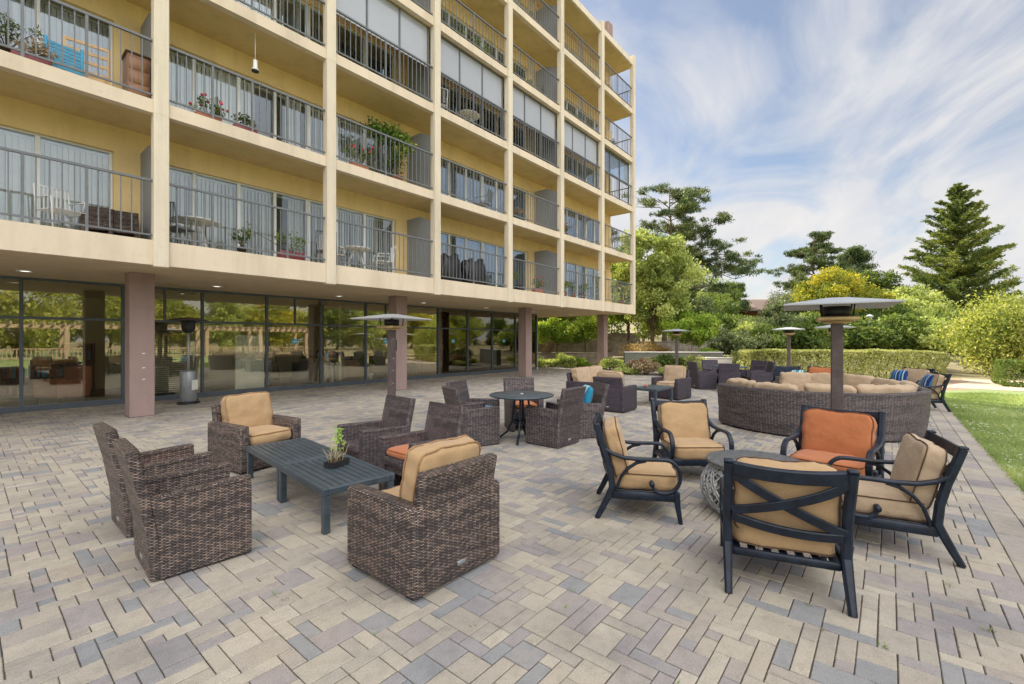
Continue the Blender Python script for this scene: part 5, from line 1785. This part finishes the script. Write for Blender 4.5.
# first floor
metal_chair('white metal balcony chair on the lowest balcony nearest the camera', (1.12, Y + .35, F1), R(200))
for lb, x in (('patterned brown wicker balcony chair beside the white metal one', 1.62), ('patterned brown wicker balcony chair tight against the grey divider', 2.0)):
    wicker_chair(lb, (x, Y + .42, F1), (-.2, -1), 'wicker balcony chairs', 'wick', None).scale = (.72, .8, .78)
metal_chair('dark balcony chair right behind the first pilaster, lowest balcony', (2.82, Y + .3, F1), R(-60), 'rail')
balcony_table('round white balcony table behind the second pair of pilasters, lowest floor', (3.2, Y + .5, F1))
pot_plant('leafy plant in a dark red planter on the lowest balcony', (4.95, Y - .12, F1), .22, 'mid', .55, .5, None, 1, 'redpot', True)
pot_plant('thin plant in a small dark pot behind the lowest railing', (4.0, Y + .2, F1), .22, 'mid', .4, .35, None, 2, 'black')
balcony_table('round white balcony table with white chairs, lowest floor', (7.05, Y + .55, F1))
metal_chair('white balcony chair left of the white balcony table', (6.3, Y + .5, F1), R(-80))
metal_chair('white balcony chair right of the white balcony table', (7.85, Y + .4, F1), R(70))
metal_chair('dark balcony chair tucked behind the second pilaster rail', (6.0, Y + .2, F1), R(-30), 'rail')
for lb, x in (('dark covered grill shape on the lowest balcony, first of two', 10.35), ('dark covered grill shape on the lowest balcony, second of two', 11.6)):
    t = thing('covered_furniture', lb, 'covered furniture', (x, Y + .45, F1), 0, 'covered balcony furniture')
    part('cover', 'cov', lambda m: m.cushion((.95, .7, 1.0), 3.2, .1, 12, TR(0, 0, .42), .03, 3), M['black'], t)
    part('hem', 'covh', lambda m: m.rbox((0, 0, .03), (.8, .56, .06), .01, 1), M['rail'], t)
pot_plant('pink flowering plant among clutter on a lowest balcony', (14.9, Y, F1), .22, 'mid', .4, .4, 6, 3, 'terra', True)
pot_plant('tall plant in a dark pot on the lowest balcony', (14.0, Y + .3, F1), .3, 'mid', .7, .4, None, 4, 'black')
for i, x in enumerate((16.9, 17.6, 18.5)):
    pot_plant(['leafy pot plant on the lowest balcony past the fifth pilaster', 'reddish flowered pot on the lowest balcony, middle of three', 'green pot plant on the lowest balcony, nearest the sixth pilaster'][i], (x, Y, F1), .25, 'house', .6, .45, 5 if i == 1 else None, 5 + i, 'terra')
pot_plant('red flowered pot in the lowest corner balcony', (22.3, Y - .1, F1), .25, 'mid', .7, .4, 7, 9, 'terra')
# second floor
t = thing('slatted_chair', 'bright blue slatted folding chair on the upper left balcony', 'folding chair', (1.12, Y - .02, F2), R(8))
part('slat_panel', 'bl_sl', lambda m: [m.box((0, 0, .16 + q * .06), (.44, .02, .045)) for q in range(8)], M['bluep'], t)
for s in (-1, 1): part('side_rail', f'bl_r{s}', lambda m: m.rbox((s * .23, 0, .33), (.04, .05, .66), .006, 1), M['bluep'], t)
t = thing('folding_rack', 'pale pine folding frame leaning beside the blue chair', 'rack', (1.44, Y + .2, F2), R(-6))
def wf_(m):
    for s in (-1, 1): m.box((s * .3, .0, .45), (.05, .03, .9))
    for z in (.55, .72, .88): m.box((0, .0, z), (.55, .025, .05))
    m.box((0.05, .05, .22), (.46, .03, .40))
part('frame', 'wfr', wf_, M['woodl'], t)
t = thing('wooden_cabinet', 'brown wooden cabinet against the divider on the upper left balcony', 'cabinet', (2.12, Y + .1, F2), 0)
part('carcass', 'wcab', lambda m: m.rbox((0, 0, .44), (.34, .42, .88), .01, 1, smooth=False), M['woodm'], t)
for z in (.2, .45, .7): part('drawer_front', f'wcd{z}', lambda m: m.rbox((0, -.215, z), (.30, .016, .2), .006, 1), M['woodm'], t)
part('lid', 'wcl', lambda m: m.rbox((0, 0, .895), (.40, .48, .03), .006, 1), M['wood'], t)
pot_plant('purple planter with bare plants on the upper left balcony', (.72, Y - .15, F2), .18, 'pinkish', .3, .35, None, 11, 'redpot', True)
pot_plant('spiky plant at the left edge of the upper left balcony', (.45, Y, F2), .25, 'grey', .6, .4, None, 12, 'black')
pot_plant('red geraniums behind the second floor rail', (3.25, Y - .12, F2), .18, 'mid', .28, .34, 9, 13, 'terra', True)
pot_plant('sparse planter behind the second floor rail right of the geraniums', (3.95, Y - .12, F2), .18, 'grey', .25, .3, None, 14, 'redpot', True)
pot_plant('pink geraniums beside the big leafy ficus', (6.75, Y - .1, F2), .2, 'mid', .42, .4, 9, 15, 'terra', True)
pot_plant('big golden green ficus overtopping the second floor rail', (8.2, Y + .2, F2), .35, 'house', 1.45, 1.0, None, 16, 'terra', n=2600, leaf=.085)
pot_plant('succulent in a blue pot on a second floor balcony', (13.6, Y, F2), .3, 'rust', .25, .35, None, 17, 'bluepot')
pot_plant('red flowered pot behind a second floor rail past the fifth pilaster', (17.0, Y, F2), .22, 'mid', .4, .3, 6, 18, 'terra')
metal_chair('dark chair on the second floor near the fourth pilaster', (12.0, Y + .3, F2), R(20), 'rail')
# upper floors
metal_chair('white chair behind a third floor rail', (9.75, Y + .2, F3), R(-20))
balcony_table('white table behind a third floor rail', (11.2, Y + .3, F3))
for i, (x, fl, lf) in enumerate([(9.6, F4, 'mid'), (10.5, F4, 'mid'), (11.3, F4, 'house'), (11.9, F4, 'bright'), (13.2, F4, 'mid'), (14.3, F4, 'mid'), (15.2, F4, 'grey'), (14.4, F5, 'mid'), (20.9, F5, 'rust'), (21.4, F4, 'mid'), (18.0, F4, 'grey')]):
    pot_plant(['dry stalks in a pot on the fourth floor', 'low green pot on the fourth floor', 'golden leafed pot on the fourth floor', 'bright green pot on the fourth floor at the bay end',
               'small dark pot plant on the fourth floor past the fourth pilaster', 'low leafy pot plant on the fourth floor past the fourth pilaster', 'trailing grey plant by the fourth floor divider', 'pot plant behind the top floor rail',
               'rust leafed plant on the top corner balcony', 'small pot on the fourth floor corner balcony', 'grey pot plant on the fourth floor near the sixth pilaster'][i], (x, Y, fl), .22, lf, .5, .38, None, 30 + i, 'terra' if i % 2 else 'bluepot', n=260)
t = thing('bird_feeder', 'slim feeder hanging on a rod from the balcony ceiling', 'bird feeder', (4.16, Y - .12, F3 - .25))
part('rod', 'bf_rod', lambda m: m.tube([(0, 0, 0), (0, 0, -.62)], .008, 5), M['alu'], t)
part('feeder', 'bf_f', lambda m: m.lathe([(.01, -.60), (.045, -.62), (.045, -.80), (.07, -.81), (.07, -.84), (.01, -.845)], 12), M['whitep'], t)
part('dish', 'bf_d', lambda m: m.lathe([(.075, -.845), (.075, -.87), (.02, -.88)], 12), M['black'], t)

# ================================================================== behind the storefront glass
t = thing('patterned_armchair', 'orange circle patterned armchair inside the first storefront window', 'armchair', (1.62, 16.0, 0), R(118))
pat = M['orange'].copy()
nt_ = pat.node_tree; vo = nt_.nodes.new('ShaderNodeTexVoronoi'); vo.inputs['Scale'].default_value = 6.5; vo.inputs['Randomness'].default_value = .15
co = nt_.nodes.new('ShaderNodeTexCoord'); nt_.links.new(co.outputs['UV'], vo.inputs['Vector'])
sn = nt_.nodes.new('ShaderNodeMath'); sn.operation = 'MULTIPLY'; sn.inputs[1].default_value = 5.0; nt_.links.new(vo.outputs['Distance'], sn.inputs[0])
fr_ = nt_.nodes.new('ShaderNodeMath'); fr_.operation = 'FRACT'; nt_.links.new(sn.outputs[0], fr_.inputs[0])
rp_ = ramp(nt_, fr_.outputs[0], [(0.0, (.46, .10, .035)), (0.55, (.46, .10, .035)), (0.62, (.70, .42, .28)), (0.9, (.70, .42, .28)), (0.95, (.46, .10, .035))])
nt_.links.new(rp_.outputs[0], nt_.nodes['Principled BSDF'].inputs['Base Color'])
part('seat', 'pa_s', lambda m: m.rbox((0, 0, .30), (.72, .72, .24), .05, 3), pat, t)
part('backrest', 'pa_b', lambda m: m.rbox((0, -.33, .62), (.74, .16, .62), .05, 3), pat, t)
for s in (-1, 1): part('arm', f'pa_a{s}', lambda m: m.rbox((s * .36, .02, .40), (.10, .70, .44), .04, 3), pat, t)
for x in (-.3, .3):
    for y in (-.3, .3): part('leg', 'pa_l', lambda m: m.tube([(0, 0, .18), (0, 0, 0)], [.028, .018], 8), M['wood'], t, (x, y, 0))
t = thing('bookcase', 'dark bookcase of books behind the orange patterned armchair', 'bookcase', (1.4, 19.0, 0))
def bcs(m):
    m.b2((-1.2, .1, 0), (1.2, .15, 1.5)); m.b2((-1.2, -.2, 0), (-1.15, .099, 1.5)); m.b2((1.15, -.2, 0), (1.2, .099, 1.5))
    for z in (.02, .5, .98, 1.46): m.b2((-1.149, -.2, z), (1.149, .099, z + .03))
part('carcass', 'bk_c', bcs, M['wood'], t)
def bks(m):
    r_ = random.Random(3)
    for z in (.05, .53, 1.01):
        x = -1.13
        while x < 1.08:
            w_ = r_.uniform(.025, .06); h = r_.uniform(.2, .34)
            m.b2((x, -.12, z + .001), (x + w_, .08, z + h), r_.randrange(4)); x += w_ + .003 + (.2 if r_.random() < .08 else 0)
part('books', 'bk_b', bks, [M['bluep'], M['whitep'], M['redpot'], M['woodm']], t)
def desk(label, loc, w, mat, rz=0, cat='desk', h=.74):
    t = thing('office_desk', label, cat, loc, rz, 'office desks behind the glass')
    m = MB(); m.rbox((0, 0, h - .02), (w, .7, .04), .008, 1, smooth=False); m.obj('desktop', mat, t)
    m = MB(); m.b2((-w / 2 + .03, -.33, 0), (w / 2 - .03, -.29, h - .041)); m.obj('front_panel', mat, t)
    for s in (-1, 1):
        m = MB(); m.b2((s * (w / 2 - .02) - .02, -.28, 0), (s * (w / 2 - .02) + .02, .33, h - .041)); m.obj('side_panel', mat, t)
    return t
def monitor(label, loc, rz, blue=False):
    t = thing('computer_monitor', label, 'monitor', loc, rz, 'monitors behind the glass')
    part('screen', 'mn_s' + str(blue), lambda m: m.rbox((0, 0, .30), (.48, .035, .30), .008, 1), M['bluep'] if blue else M['screen'], t)
    part('stand', 'mn_st', lambda m: (m.rbox((0, .03, .10), (.05, .03, .2), .005, 1), m.rbox((0, .03, .008), (.22, .16, .016), .006, 1)), M['black'], t)
desk('dark navy office desk behind the frosted pane', (8.9, 17.2, 0), 1.8, M['rail'])
monitor('black monitor on the dark navy office desk', (8.5, 17.3, .74), R(160))
monitor('second monitor on the dark navy office desk, nearer the coat', (9.0, 17.2, .74), R(190))
desk('small orange wood desk right of the hanging coat', (10.9, 18.2, 0), 1.2, M['woodl'])
monitor('bright blue screened monitor on the orange wood desk', (10.9, 18.2, .74), R(200), True)
monitor('small black monitor by the blue screen', (10.35, 18.2, .74), R(180))
t = thing('draped_coat', 'pale grey beige coat draped over a chair behind the glass', 'coat', (8.35, 15.9, 0))
part('coat', 'ct', lambda m: m.cushion((.52, .24, .95), 3.2, .1, 14, TR(0, 0, .47), .05, 9), M['white_f'], t)
part('sleeve', 'cts', lambda m: m.sweep([(.24, 0, .86), (.34, .0, .6), (.36, 0, .25), (.38, .02, .05)], .13, .11, (0, 1, 0)), M['white_f'], t)
t = thing('step_ladder', 'small dark step ladder inside behind the frosted pane', 'ladder', (6.75, 16.4, 0), R(20))
def sl(m):
    for s in (-1, 1): m.tube([(s * .22, -.28, 0), (s * .16, 0, 1.25)], .016, 6); m.tube([(s * .22, .3, 0), (s * .16, .02, 1.25)], .014, 6)
    for z in (.28, .56, .84, 1.1): m.box((0, -.28 + z * .225, z), (.36, .09, .02))
part('frame', 'sl', sl, M['black'], t)
t = thing('office_plant', 'leafy indoor plant in a white pot behind the glass', 'plant', (10.25, 15.8, 0))
part('pot', 'op', lambda m: m.lathe([(.11, 0), (.15, .28), (.13, .29), (.12, .26)], 16), M['whitep'], t)
rs = np.random.default_rng(77); P, T = clump_points([(rs.normal() * .15, rs.normal() * .12, .55 + .5 * rs.random()) for _ in range(9)], [.16] * 9, [36] * 9, rs, 1, .2)
link('foliage', leaf_mesh('foliage', P, .14, T, F_['bright'], rs), t)
part('stem', 'ops', lambda m: m.tube([(0, 0, .2), (.02, 0, .9)], [.02, .01], 6), M['bark'], t)
def picture(label, loc, w, h, c):
    t = thing('framed_picture', label, 'picture', loc, 0, 'framed pictures indoors')
    m = MB()
    m.b2((-w / 2, -.02, -h / 2), (-w / 2 + .06, .02, h / 2)); m.b2((w / 2 - .06, -.02, -h / 2), (w / 2, .02, h / 2))
    m.b2((-w / 2 + .061, -.02, h / 2 - .06), (w / 2 - .061, .02, h / 2)); m.b2((-w / 2 + .061, -.02, -h / 2), (w / 2 - .061, .02, -h / 2 + .06))
    m.obj('frame', M['black'], t)
    m = MB(); m.b2((-w / 2 + .06, .0, -h / 2 + .06), (w / 2 - .06, .015, h / 2 - .06)); m.obj('canvas', c, t)
picture('tall dark framed picture on the office partition', (10.2, 19.95, 1.75), .9, 1.3, plain('muted painting', (.30, .36, .38), .6, .6, 1.5))
picture('wide dark framed picture on the far lounge wall', (17.4, 19.95, 1.7), 1.7, 1.25, plain('autumn painting', (.26, .22, .09), .6, .9, 1.8))
t = thing('reception_counter', 'mid brown wooden reception counter inside the storefront', 'counter', (13.4, 16.6, 0))
part('front_panel', 'rc_f', lambda m: m.rbox((0, 0, .46), (2.6, .6, .92), .01, 1, smooth=False), M['woodm'], t)
part('countertop', 'rc_t', lambda m: m.rbox((0, 0, .945), (2.75, .72, .045), .01, 1), M['woodl'], t)
part('dark_panel', 'rc_d', lambda m: m.rbox((-.85, -.305, .45), (.8, .02, .84), .004, 1), M['wood'], t)
t = thing('office_printer', 'dark blue printer on the end of the reception counter', 'printer', (14.35, 16.6, .9675))
part('body', 'pr_b', lambda m: m.rbox((0, 0, .14), (.42, .4, .28), .02, 2), M['bluepot'], t)
part('paper_tray', 'pr_t', lambda m: m.rbox((0, -.22, .06), (.32, .08, .03), .006, 1), M['black'], t)
monitor('monitor on the reception counter', (12.6, 16.75, .9675), R(170))
monitor('second monitor on the reception counter, middle', (13.5, 16.8, .9675), R(185))
for i, (x, y, rz) in enumerate([(16.0, 16.6, 40), (17.2, 17.4, 200), (18.6, 16.7, 90), (15.4, 17.6, 300)]):
    club_chair(['pale lounge armchair inside the storefront near the wide picture', 'pale lounge armchair beneath the wide picture', 'pale lounge armchair at the corner end of the storefront', 'pale lounge armchair beside the reception partition'][i], (x, y, 0), (math.sin(R(rz)), math.cos(R(rz))), 'lounge armchairs indoors', 'wickg', 'tan2')
